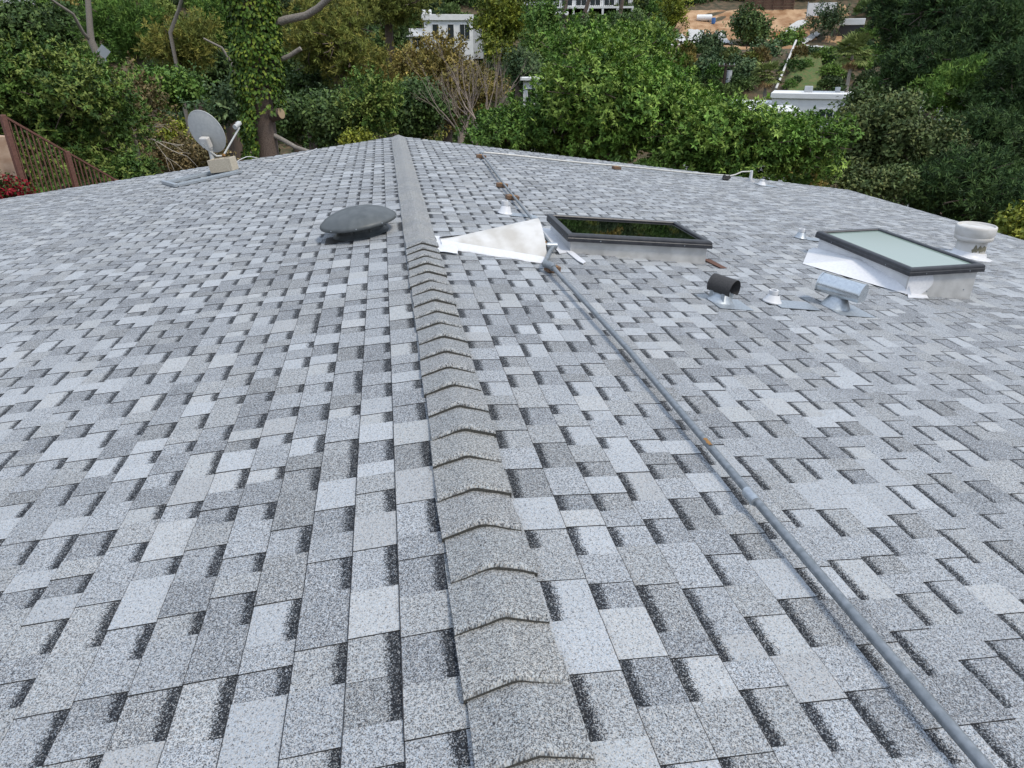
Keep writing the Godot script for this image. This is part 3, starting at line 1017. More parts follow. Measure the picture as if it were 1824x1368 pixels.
	for i in 7:
		var row := []
		for j in 6:
			var ang := deg_to_rad(lerpf(62.0, 128.0, j / 5.0) + 9.0 * sin(i * 2.1))
			row.append(deck(0.9905, lerpf(-2.2, -2.255, i / 6.0) + 0.006 * sin(j * 3.0), 0.0688) - o + Vector3(-cos(ang), sin(ang), 0) * 0.0164)
		rp.append(row)
	b.grid(rp, Vector3.UP)
	part("rust_patch", b, M["rust"], gp)
	# fittings at the dormer: elbow, riser, tee
	var e0: Vector3 = run[20]
	b = MB.new()
	b.tube([e0 + Vector3(0, 0, 0.05), e0 + Vector3(0, 0, 0.02), e0 + Vector3(0, 0, -0.01), e0 + Vector3(-0.02, 0.004, -0.045), e0 + Vector3(-0.055, 0.008, -0.06)], [0.024, 0.028, 0.028, 0.029, 0.027], 14)
	part("elbow", b, M["pipe_grey"], gp)
	b = MB.new()
	b.tube([e0 + Vector3(-0.05, 0.006, -0.055), e0 + Vector3(0.01, 0.01, -0.2), e0 + Vector3(0.08, 0.0, -0.42), e0 + Vector3(0.155, -0.015, -0.62)], [0.018, 0.018, 0.018, 0.018], 12)
	part("link_pipe", b, M["pipe_grey"], gp)
	var te := deck(1.085, -5.53, 0.075) - o
	b = MB.new()
	b.tube([te + Vector3(-0.2, 0.03, 0.0), te + Vector3(-0.05, 0.008, 0), te + Vector3(0.02, -0.002, 0)], [0.013, 0.013, 0.013], 12)
	part("branch_pipe", b, M["pipe_pale"], gp)
	b = MB.new()
	b.tube([te + Vector3(-0.035, 0, 0), te + Vector3(-0.03, 0, 0), te + Vector3(0.05, -0.004, 0), te + Vector3(0.055, -0.004, 0)], [0.022, 0.027, 0.027, 0.022], 12)
	part("tee", b, M["galvanised"], gp)

	var fp := thing("gas_pipe", "thinner grey pipe running from the dormer vent to the far gable", "pipe", deck(1.2, -8.5, 0.06))
	o = fp.position
	run = []
	rad = []
	for i in 17:
		var t := i / 16.0
		var z := lerpf(-5.5, -12.1, t)
		run.append(deck(lerpf(1.1, 1.345, t) + 0.006 * sin(t * 8.0), z, 0.06 + 0.005 * sin(t * 11.0)) - o)
		rad.append(0.0145)
	b = MB.new()
	b.tube(run, rad, 12)
	part("pipe", b, M["pipe_grey"], fp)
	b = MB.new()
	b.tube([run[16] + Vector3(-0.004, 0, 0.05), run[16] + Vector3(0, 0, -0.02), run[16] + Vector3(0.05, -0.004, -0.03)], [0.022, 0.023, 0.021], 10)
	part("elbow", b, M["galvanised"], fp)
	var cp := thing("conduit", "pale thin conduit crossing the roof along the far gable", "conduit", deck(4.0, -12.5, 0.045))
	o = cp.position
	run = []
	rad = []
	for i in 15:
		var t := i / 14.0
		run.append(deck(lerpf(1.41, 6.5, t), lerpf(-12.13, -13.08, t * t * 0.4 + t * 0.6), 0.06 + 0.006 * sin(t * 14.0)) - o)
		rad.append(0.017)
	run.append(deck(6.62, -13.1, 0.1) - o)
	run.append(deck(6.75, -13.1, 0.17) - o)
	run.append(deck(6.97, -13.1, 0.2) - o)
	for i in 3:
		rad.append(0.013)
	b = MB.new()
	b.tube(run, rad, 10)
	part("conduit_run", b, M["pipe_pale"], cp)
	b = MB.new()
	b.tube([deck(6.96, -13.1, 0.0) - o, deck(6.96, -13.1, 0.03) - o, deck(6.96, -13.1, 0.05) - o, deck(6.96, -13.1, 0.215) - o], [0.1, 0.06, 0.034, 0.028], 14)
	part("weatherhead", b, M["white_paint"], cp)
	wood_block("wood block under the near end of the elbow by the white dormer vent", Vector2(0.96, -4.93), Vector3(0.11, 0.045, 0.075), 0.3)
	wood_block("wood block between the dormer vent and the dark skylight", Vector2(1.09, -5.72), Vector3(0.1, 0.04, 0.08), 0.1)
	wood_block("wood block on the far pipe, third from its far end", Vector2(1.185, -8.0), Vector3(0.15, 0.045, 0.09), 0.1)
	wood_block("wood block on the far pipe, second from its far end", Vector2(1.2, -8.85), Vector3(0.15, 0.045, 0.09), -0.1)
	wood_block("wood block at the far end of the pipe near the gable", Vector2(1.31, -11.72), Vector3(0.16, 0.05, 0.1), 0.0)
	wood_block("wood block under the pale conduit on the far right slope", Vector2(3.9, -12.42), Vector3(0.15, 0.045, 0.1), 0.2)
	# a stone lying near the far corner
	b = MB.new()
	var st := []
	var fn := FastNoiseLite.new()
	fn.seed = 3
	fn.frequency = 6.0
	for i in 9:
		var row := []
		for j in 13:
			var th := PI * i / 8.0
			var ph := TAU * j / 12.0
			var d := Vector3(sin(th) * cos(ph), cos(th), sin(th) * sin(ph))
			var k := 1.0 + fn.get_noise_3dv(d * 0.4) * 0.5
			row.append(Vector3(d.x * 0.085, d.y * 0.05 + 0.045, d.z * 0.07) * k)
		st.append(row)
	for i in 8:
		for j in 12:
			b.quad_auto(st[i][j], st[i][j + 1], st[i + 1][j + 1], st[i + 1][j], Vector3(0, 0.045, 0))
	var stone := part("stone", b, M["charcoal"], self)
	stone.position = deck(6.25, -12.75, 0.01)
	tag(stone, "dark rounded stone lying on the far right of the roof", "stone")

	build_dish()

func build_dish() -> void:
	var sb := slope_basis(-1)
	# ballast tray, block and dish
	var tr := thing("mount_tray", "galvanised metal tray of two flat channels under the dish", "tray", deck(-3.2, -12.0, 0.012), sb * Basis(Vector3.UP, 0.5))
	for k in 2:
		var b := MB.new()
		var zz := 0.33 if k == 0 else -0.3
		b.box(Vector3(0.03, 0.008, zz), Vector3(1.0, 0.016, 0.22), 0.003)
		part("channel", b, M["galvanised"], tr)
		for s in [-1, 1]:
			b = MB.new()
			b.box(Vector3(0.03, 0.026, zz + s * 0.107), Vector3(1.0, 0.02, 0.006))
			part("lip", b, M["galvanised"], tr)
	var eb := MB.new()
	eb.box(Vector3(-0.5, 0.028, 0.015), Vector3(0.05, 0.05, 0.84), 0.004)
	part("end_bar", eb, M["galvanised"], tr)
	var bl := thing("concrete_block", "beige hollow concrete block weighing down the dish mount", "block", deck(-2.86, -12.17, 0.05), sb * Basis(Vector3.UP, -0.3))
	var q := MB.new()
	var hx := 0.2
	var hz := 0.1
	q.box(Vector3(-hx + 0.017, 0.1, 0), Vector3(0.034, 0.2, hz * 2), 0.004)
	q.box(Vector3(hx - 0.017, 0.1, 0), Vector3(0.034, 0.2, hz * 2), 0.004)
	q.box(Vector3(0, 0.1, 0), Vector3(0.034, 0.198, hz * 2 - 0.07), 0.0)
	for s in [-1, 1]:
		q.box(Vector3(0, 0.1, s * (hz - 0.017)), Vector3(hx * 2 - 0.07, 0.199, 0.034), 0.0)
	part("block", q, M["concrete_beige"], bl)
	var bot := MB.new()
	bot.box(Vector3(0, 0.12, 0), Vector3(hx * 2 - 0.072, 0.02, hz * 2 - 0.07))
	part("web", bot, M["concrete_beige"], bl)
	var base := deck(-3.06, -12.35, 0.05)
	var d := thing("satellite_dish", "grey satellite dish on a short mast facing away to the right", "satellite dish", base)
	var mb := MB.new()
	mb.tube([Vector3(0, 0, 0), Vector3(0, 0.18, 0), Vector3(-0.005, 0.3, 0), Vector3(-0.02, 0.42, 0.0)], [0.036, 0.036, 0.036, 0.034], 14)
	part("mast", mb, M["dish_grey"], d)
	mb = MB.new()
	mb.box(Vector3(0, 0.006, 0), Vector3(0.18, 0.012, 0.18), 0.003)
	part("foot_plate", mb, M["galvanised"], d)
	# the reflector: an offset dish that looks away from the viewer to the right and up
	var look := Vector3(0.36, 0.26, -0.68).normalized()
	var side := look.cross(Vector3.UP).normalized()
	var upd := side.cross(look)
	var cen := Vector3(-0.04, 0.6, 0.02)
	var bs := Basis(side, upd, -look)
	var front := []
	var back := []
	for i in 9:
		var rr := i / 8.0
		var r1 := []
		var r2 := []
		for j in 37:
			var a := TAU * j / 36.0
			var lip := 0.012 if i == 8 else 0.0
			var x := cos(a) * 0.325 * rr
			var y := sin(a) * 0.345 * rr
			var dz := -0.06 * rr * rr
			r1.append(cen + bs * Vector3(x, y, dz + lip))
			r2.append(cen + bs * Vector3(x, y, dz + 0.008))
		front.append(r1)
		back.append(r2)
	mb = MB.new()
	mb.grid(front, look)
	mb.grid(back, -look)
	part("reflector", mb, M["dish_grey"], d)
	mb = MB.new()
	var ring := []
	var rads := []
	for j in 37:
		var a := TAU * j / 36.0
		ring.append(cen + bs * Vector3(cos(a) * 0.326, sin(a) * 0.346, -0.055))
		rads.append(0.008)
	mb.tube(ring, rads, 6, false)
	part("rim", mb, M["dish_grey"], d)
	mb = MB.new()
	mb.box(cen + bs * Vector3(0, -0.13, 0.06), Vector3(0.16, 0.17, 0.09), 0.012, bs)
	mb.box(Vector3(-0.02, 0.4, 0.0), Vector3(0.1, 0.12, 0.1), 0.012)
	part("bracket", mb, M["aged_white"], d)
	var low := cen + bs * Vector3(0, -0.36, 0.01)
	var lnb := cen + Vector3(0.47, 0.09, -0.3)
	mb = MB.new()
	mb.tube([cen + bs * Vector3(0.0, -0.12, 0.11), cen + bs * Vector3(0.02, -0.24, 0.1), cen + bs * Vector3(0.1, -0.36, 0.06), low + side * 0.16 - upd * 0.03 + look * 0.03, lnb + Vector3(0.02, -0.04, 0)], [0.016, 0.016, 0.017, 0.017, 0.015], 10)
	part("feed_arm", mb, M["dish_grey"], d)
	mb = MB.new()
	mb.tube([low + side * 0.13 - upd * 0.04 + look * 0.02, low + side * 0.19 - upd * 0.01 + look * 0.03], [0.024, 0.024], 10)
	part("arm_joint", mb, M["rust"], d)
	mb = MB.new()
	mb.tube([lnb + look * 0.045, lnb + look * 0.01, lnb - look * 0.03, lnb - look * 0.05, lnb - look * 0.09], [0.03, 0.036, 0.03, 0.038, 0.04], 14)
	mb.box(lnb + look * 0.05 + side * -0.02 + upd * 0.0, Vector3(0.075, 0.06, 0.09), 0.012, bs)
	part("receiver", mb, M["dish_grey"], d)
	# its cable
	var cb := MB.new()
	var pts := [deck(-2.66, -12.2, 0.16), deck(-2.5, -12.35, 0.2), deck(-2.35, -12.6, 0.1), deck(-2.3, -12.8, 0.025), deck(-1.9, -13.0, 0.022), deck(-1.6, -13.3, 0.022), deck(-1.5, -13.65, 0.022)]
	var cv := Curve3D.new()
	for i in pts.size():
		var tg: Vector3 = (pts[mini(i + 1, pts.size() - 1)] - pts[maxi(i - 1, 0)]) * 0.17
		cv.add_point(pts[i], -tg, tg)
	var line := []
	var rd := []
	for i in 30:
		line.append(cv.sample_baked(cv.get_baked_length() * i / 29.0))
		rd.append(0.006)
	cb.tube(line, rd, 6)
	var cab := part("cable", cb, M["white_paint"], self)
	tag(cab, "thin white cable looping from the beige block over the roof edge", "cable")

# ---------------------------------------------------------------- the canyon behind

const RISE := [[0.0, -4.0], [12.0, -4.0], [18.0, -4.4], [26.0, -5.0], [34.0, -6.4], [46.0, -9.5], [62.0, -10.0], [80.0, -7.5], [95.0, -2.5], [108.0, 1.0], [124.0, 2.6], [140.0, 8.6], [160.0, 14.0], [200.0, 28.0], [260.0, 50.0], [400.0, 85.0], [700.0, 120.0]]
var roll_noise := FastNoiseLite.new()

func ground_y(x: float, z: float) -> float:
	var d := sqrt(x * x + z * z)
	var y: float = RISE[RISE.size() - 1][1]
	for i in RISE.size() - 1:
		if d < RISE[i + 1][0]:
			y = lerpf(RISE[i][1], RISE[i + 1][1], (d - RISE[i][0]) / (RISE[i + 1][0] - RISE[i][0]))
			break
	return y + roll_noise.get_noise_2d(x, z) * clampf((d - 18.0) * 0.05, 0.0, 2.2)

func build_ground() -> void:
	roll_noise.seed = 8
	roll_noise.frequency = 0.02
	var mb := MB.new()
	var rings := [0.0, 8.0, 14.0, 20.0, 26.0, 33.0, 40.0, 48.0, 56.0, 64.0, 72.0, 80.0, 88.0, 96.0, 104.0, 112.0, 120.0, 128.0, 136.0, 144.0, 154.0, 166.0, 180.0, 200.0, 230.0, 270.0, 330.0, 400.0, 500.0, 700.0]
	var g := []
	for r in rings:
		var row := []
		for j in 97:
			var a := TAU * j / 96.0
			var x: float = r * sin(a)
			var z: float = -r * cos(a)
			row.append(Vector3(x, ground_y(x, z), z))
		g.append(row)
	mb.grid(g, Vector3.UP)
	structure("ground", mb, M["ground"], "brown and green canyon ground behind the roof", "ground")

const TONES := {
	"bright": [Color(0.127, 0.243, 0.046), Color(0.178, 0.313, 0.058), Color(0.254, 0.373, 0.078), Color(0.084, 0.167, 0.036)],
	"olive": [Color(0.088, 0.166, 0.038), Color(0.131, 0.222, 0.048), Color(0.201, 0.263, 0.063), Color(0.058, 0.111, 0.030)],
	"pine": [Color(0.164, 0.198, 0.048), Color(0.216, 0.246, 0.057), Color(0.283, 0.275, 0.066), Color(0.119, 0.149, 0.043)],
	"darkpine": [Color(0.041, 0.080, 0.030), Color(0.056, 0.109, 0.035), Color(0.078, 0.136, 0.041), Color(0.035, 0.061, 0.027)],
	"green": [Color(0.087, 0.175, 0.036), Color(0.118, 0.220, 0.044), Color(0.158, 0.259, 0.052), Color(0.063, 0.122, 0.031)],
	"dark": [Color(0.059, 0.106, 0.034), Color(0.082, 0.141, 0.043), Color(0.109, 0.169, 0.049), Color(0.052, 0.084, 0.031)],
	"bluish": [Color(0.069, 0.120, 0.053), Color(0.093, 0.148, 0.066), Color(0.117, 0.170, 0.071), Color(0.053, 0.088, 0.041)],
	"yellow": [Color(0.155, 0.201, 0.030), Color(0.221, 0.260, 0.034), Color(0.273, 0.294, 0.040), Color(0.109, 0.141, 0.025)],
	"brown": [Color(0.203, 0.177, 0.052), Color(0.265, 0.227, 0.066), Color(0.326, 0.257, 0.073), Color(0.154, 0.117, 0.041)],
	"dry": [Color(0.197, 0.153, 0.076), Color(0.258, 0.201, 0.099), Color(0.152, 0.131, 0.058), Color(0.121, 0.098, 0.046)],
	"ivy": [Color(0.063, 0.130, 0.019), Color(0.093, 0.167, 0.022), Color(0.167, 0.226, 0.029), Color(0.037, 0.076, 0.014)],
	"drab": [Color(0.081, 0.125, 0.042), Color(0.106, 0.147, 0.051), Color(0.141, 0.169, 0.057), Color(0.059, 0.089, 0.032)],
	"red": [Color(0.221, 0.012, 0.021), Color(0.289, 0.017, 0.034), Color(0.060, 0.093, 0.025), Color(0.043, 0.085, 0.021)],
}

class Leaves:
	var v := PackedVector3Array()
	var n := PackedVector3Array()
	var c := PackedColorArray()

	# a folded leaf: base, tip, half width, and the way its face turns
	func leaf(b: Vector3, d: Vector3, ln: float, w: float, up: Vector3, col: Color) -> void:
		var s := d.cross(up)
		if s.length() < 1e-4:
			s = Vector3.RIGHT
		s = s.normalized() * w
		var nn := s.cross(d).normalized()
		var m := b + d * (ln * 0.45)
		var t := b + d * ln - nn * (ln * 0.12)
		v.append(b); v.append(t); v.append(m + s + nn * w * 0.3)
		v.append(b); v.append(m - s + nn * w * 0.3); v.append(t)
		for i in 6:
			n.append(nn); c.append(col)

	func mesh(m: Material) -> ArrayMesh:
		var a := []
		a.resize(Mesh.ARRAY_MAX)
		a[Mesh.ARRAY_VERTEX] = v
		a[Mesh.ARRAY_NORMAL] = n
		a[Mesh.ARRAY_COLOR] = c
		var am := ArrayMesh.new()
		am.add_surface_from_arrays(Mesh.PRIMITIVE_TRIANGLES, a)
		am.surface_set_material(0, m)
		return am

func ball() -> Vector3:
	while true:
		var p := Vector3(rng.randf_range(-1, 1), rng.randf_range(-1, 1), rng.randf_range(-1, 1))
		if p.length_squared() <= 1.0 and p.length_squared() > 0.01:
			return p
	return Vector3.UP

# foliage of a crown with radii r round the origin: lobes, sprays on the lobes, leaves on the sprays
func foliage(r: Vector3, tone: String, habit: String, ln: float, count: int, lobes: int, out_centres: Array) -> Leaves:
	var lv := Leaves.new()
	var cols: Array = TONES[tone]
	var per: int = {"whorl": 8, "needle": 11, "small": 6, "spray": 9}[habit]
	var sprays := maxi(count / per, 1)
	var spots := []
	var total := 0.0
	for i in lobes:
		var d := ball().normalized()
		var k := rng.randf_range(0.4, 0.8)
		var lr := rng.randf_range(0.24, 0.44)
		if i == 0:
			k = 0.0
			lr = 0.58
		var ce := Vector3(d.x * r.x, d.y * r.y * (1.0 if d.y > 0.0 else 0.75), d.z * r.z) * k
		spots.append([ce, lr, rng.randf_range(0.82, 1.15), rng.randi() % 3])
		out_centres.append(ce)
		total += lr * lr
	for sp in spots:
		var twigs := maxi(int(sprays * sp[1] * sp[1] / total / 6.0), 1)
		for i in twigs:
			# a twig leaves the lobe's skin; six sprays sit along and round it
			var d := ball().normalized()
			if d.y < -0.3 and rng.randf() < 0.6:
				d.y = -d.y
			var deep := 1.06 - 0.5 * pow(rng.randf(), 1.6)
			var root: Vector3 = sp[0] + Vector3(d.x * r.x, d.y * r.y, d.z * r.z) * (sp[1] * deep)
			var out := Vector3(d.x / r.x, d.y / r.y, d.z / r.z).normalized()
			var way := (out + Vector3(0, 0.35, 0) + ball() * 0.7).normalized()
			var tint: float = sp[2] * rng.randf_range(0.8, 1.2)
			var own: Color = cols[sp[3]] if rng.randf() < 0.55 else cols[rng.randi() % 4]
			for q in 6:
				var ctr := root + way * (ln * (q - 2.5) * 0.85) + ball() * ln * (1.25 if habit != "needle" else 0.9)
				var base: Color = own if rng.randf() < 0.75 else cols[rng.randi() % 4]
				match habit:
					"needle":
						var ax := (way * 0.8 + Vector3(0, 0.5, 0) + ball() * 0.5).normalized()
						for j in per:
							var dd := (ax * 0.55 + ball()).normalized()
							lv.leaf(ctr + ball() * ln * 0.3, dd, ln * rng.randf_range(0.7, 1.15), ln * 0.085, ball(), base * (tint * rng.randf_range(0.85, 1.15)))
					"whorl":
						var ax2 := (way + Vector3(0, 0.45, 0) + ball() * 0.6).normalized()
						for j in per:
							var dd := (ax2 * 0.5 + ball()).normalized()
							dd.y -= 0.12
							lv.leaf(ctr + ball() * ln * 0.12, dd.normalized(), ln * rng.randf_range(0.65, 1.15), ln * 0.19, ax2, base * (tint * rng.randf_range(0.85, 1.15)))
					"spray":
						var ax3 := (way + ball() * 0.7).normalized()
						for j in per:
							var dd := (ax3 * 0.6 + ball()).normalized()
							lv.leaf(ctr + ax3 * (j * ln * 0.25) + ball() * ln * 0.35, dd, ln * rng.randf_range(0.6, 1.1), ln * 0.2, (out + ball() * 0.8), base * (tint * rng.randf_range(0.82, 1.18)))
					_:
						for j in per:
							lv.leaf(ctr + ball() * ln * 0.9, ball().normalized(), ln * rng.randf_range(0.6, 1.1), ln * 0.26, out + ball() * 0.9, base * (tint * rng.randf_range(0.8, 1.2)))
	return lv

func bent(a: Vector3, b: Vector3, sag: float, steps := 5) -> Array:
	var p := []
	var off := ball() * sag * a.distance_to(b)
	for i in steps + 1:
		var t := float(i) / steps
		p.append(a.lerp(b, t) + off * sin(PI * t))
	return p

func taper(r0: float, r1: float, k: int) -> Array:
	var r := []
	for i in k:
		r.append(lerpf(r0, r1, float(i) / (k - 1)))
	return r

# a tree or shrub whose crown has its centre at ce and radii r; its trunk stands on the ground below
func plant(called: String, label: String, category: String, ce: Vector3, r: Vector3, tone: String, habit: String, ln: float, count: int, lobes: int, bark: String, group: String) -> Node3D:
	var gy := ground_y(ce.x, ce.z)
	var foot := Vector3(ce.x + rng.randf_range(-0.2, 0.2) * r.x, 0, ce.z + rng.randf_range(-0.2, 0.2) * r.z)
	foot.y = ground_y(foot.x, foot.z) - 0.1
	var t := thing(called, label, category, foot, Basis.IDENTITY, group)
	var cs := []
	var lv := foliage(r, tone, habit, ln, count, lobes, cs)
	var rel := ce - foot
	var tall := maxf(ce.y - gy, 0.5)
	var rad := clampf(0.035 * (tall + r.y), 0.05, 0.42)
	var tk := MB.new()
	var fork := rel + Vector3(0, -r.y * 0.45, 0)
	fork.y = maxf(fork.y, 0.3)
	if category != "tree":
		rad = minf(rad, 0.06)
	tk.tube(bent(Vector3.ZERO, fork, 0.06), taper(rad, rad * 0.7, 6), 8)
	for i in mini(cs.size(), 9):
		tk.tube(bent(fork, rel + cs[i], 0.12, 4), taper(rad * 0.5, rad * 0.1, 5), 6)
	# twigs that show in the gaps of the crown
	for i in cs.size():
		for j in clampi(count / 5000, 2, 7):
			var tip: Vector3 = cs[i] + ball().normalized() * r * 0.4
			tk.tube(bent(rel + cs[i] * 0.9, rel + tip, 0.15, 3), taper(rad * 0.13, rad * 0.04, 4), 4, false)
	part("trunk" if category == "tree" else "stem", tk, M[bark], t)
	var cr := put("crown" if category == "tree" else "foliage", lv.mesh(M["needle" if habit == "needle" else "leaf"]), t)
	cr.position = rel
	return t

# branches that fork and thin out
func branch(mb: MB, a: Vector3, d: Vector3, ln: float, r: float, level: int, spread: float, rise: float) -> void:
	var b := a + d * ln
	mb.tube(bent(a, b, 0.08, 3), taper(r, r * 0.62, 4), 5 if level > 1 else 4, false)
	if level == 0:
		return
	for i in rng.randi_range(2, 3):
		var nd := (d + ball() * spread + Vector3(0, rise, 0)).normalized()
		branch(mb, a.lerp(b, rng.randf_range(0.55, 1.0)), nd, ln * rng.randf_range(0.6, 0.85), r * rng.randf_range(0.45, 0.6), level - 1, spread, rise)

func box_part(called: String, at: Vector3, size: Vector3, m: String, parent: Node, bv := 0.0) -> MeshInstance3D:
	var b := MB.new()
	b.box(at, size, bv)
	return part(called, b, M[m], parent)

func window_part(at: Vector3, w: float, h: float, parent: Node, bars := 1) -> void:
	# on a wall that faces +z: glass set back in a white frame
	var g := box_part("window", at + Vector3(0, 0, 0.01), Vector3(w, h, 0.04), "window_glass", parent)
	for s in [-1, 1]:
		box_part("frame", at + Vector3(s * (w * 0.5 + 0.035), 0, 0.03), Vector3(0.07, h + 0.14, 0.12), "render_white", g)
		box_part("frame", at + Vector3(0, s * (h * 0.5 + 0.035), 0.03), Vector3(w, 0.07, 0.12), "render_white", g)
	for i in bars:
		box_part("mullion", at + Vector3(-w * 0.5 + w * (i + 1) / (bars + 1), 0, 0.04), Vector3(0.06, h, 0.08), "render_white", g)

func turned(at: Vector3) -> Basis:
	# a building that looks across the canyon towards the roof
	return Basis(Vector3.UP, atan2(-at.x, -at.z))

func palm(label: String, foot: Vector3, top: Vector3, size: float) -> void:
	var t := thing("palm_tree", label, "palm tree", foot, Basis.IDENTITY, "fan palms on the far slope")
	var mb := MB.new()
	mb.tube(bent(Vector3.ZERO, top - foot, 0.03, 7), taper(size * 0.13, size * 0.085, 8), 8)
	part("trunk", mb, M["bark_pale"], t)
	var lv := Leaves.new()
	var old := Leaves.new()
	for i in 50:
		var droop := i > 40
		var el := rng.randf_range(-0.45, 1.3) if not droop else rng.randf_range(-1.4, -0.8)
		var az := rng.randf() * TAU
		var d := Vector3(cos(az) * cos(el), sin(el), sin(az) * cos(el))
		var hub := d * size * (rng.randf_range(0.5, 0.75) if not droop else rng.randf_range(0.12, 0.3))
		var tone: Color = Color(0.2, 0.25, 0.08) if not droop else Color(0.3, 0.21, 0.11)
		for j in 13:
			var a := lerpf(-1.35, 1.35, j / 12.0)
			var s := d.cross(Vector3.UP).normalized()
			var u := s.cross(d)
			var dd := (d * cos(a) + s * sin(a) - Vector3(0, 0.25, 0) + u * 0.05).normalized()
			(old if droop else lv).leaf(hub, dd, size * rng.randf_range(0.5, 0.68), size * 0.05, u + ball() * 0.6, tone * rng.randf_range(0.8, 1.2))
		(old if droop else lv).leaf(Vector3.ZERO, d, size * 0.75, size * 0.015, Vector3.UP, tone)
	var cr := put("crown", lv.mesh(M["leaf"]), t)
	cr.position = top - foot
	var sk := put("dead_fronds", old.mesh(M["leaf"]), t)
	sk.position = top - foot - Vector3(0, size * 0.12, 0)

func patch_on_ground(outline: Array, lift: float, steps: int, mat: String, called: String, label: String, category: String) -> void:
	# a sheet that follows the ground inside a four-cornered outline of Vector2 (x, z)
	var mb := MB.new()
	var g := []
	for i in steps + 1:
		var row := []
		for j in steps + 1:
			var u := float(i) / steps
			var w := float(j) / steps
			var rag := 1.0 if (i == 0 or j == 0 or i == steps or j == steps) else 0.0
			var p: Vector2 = outline[0].lerp(outline[1], w).lerp(outline[3].lerp(outline[2], w), u) + Vector2(rng.randf_range(-1, 1), rng.randf_range(-1, 1)) * rag * 0.7
			row.append(Vector3(p.x, ground_y(p.x, p.y) + (lift + rng.randf_range(-0.16, 0.16) if rag == 0.0 else -0.5), p.y))
		g.append(row)
	mb.grid(g, Vector3.UP)
	structure(called, mb, M[mat], label, category)

func build_background() -> void:
	build_railing()
	build_ivy_tree()
	build_bare_trees()
	build_houses()
	build_dug_slope()
	build_trees()
	build_wood()

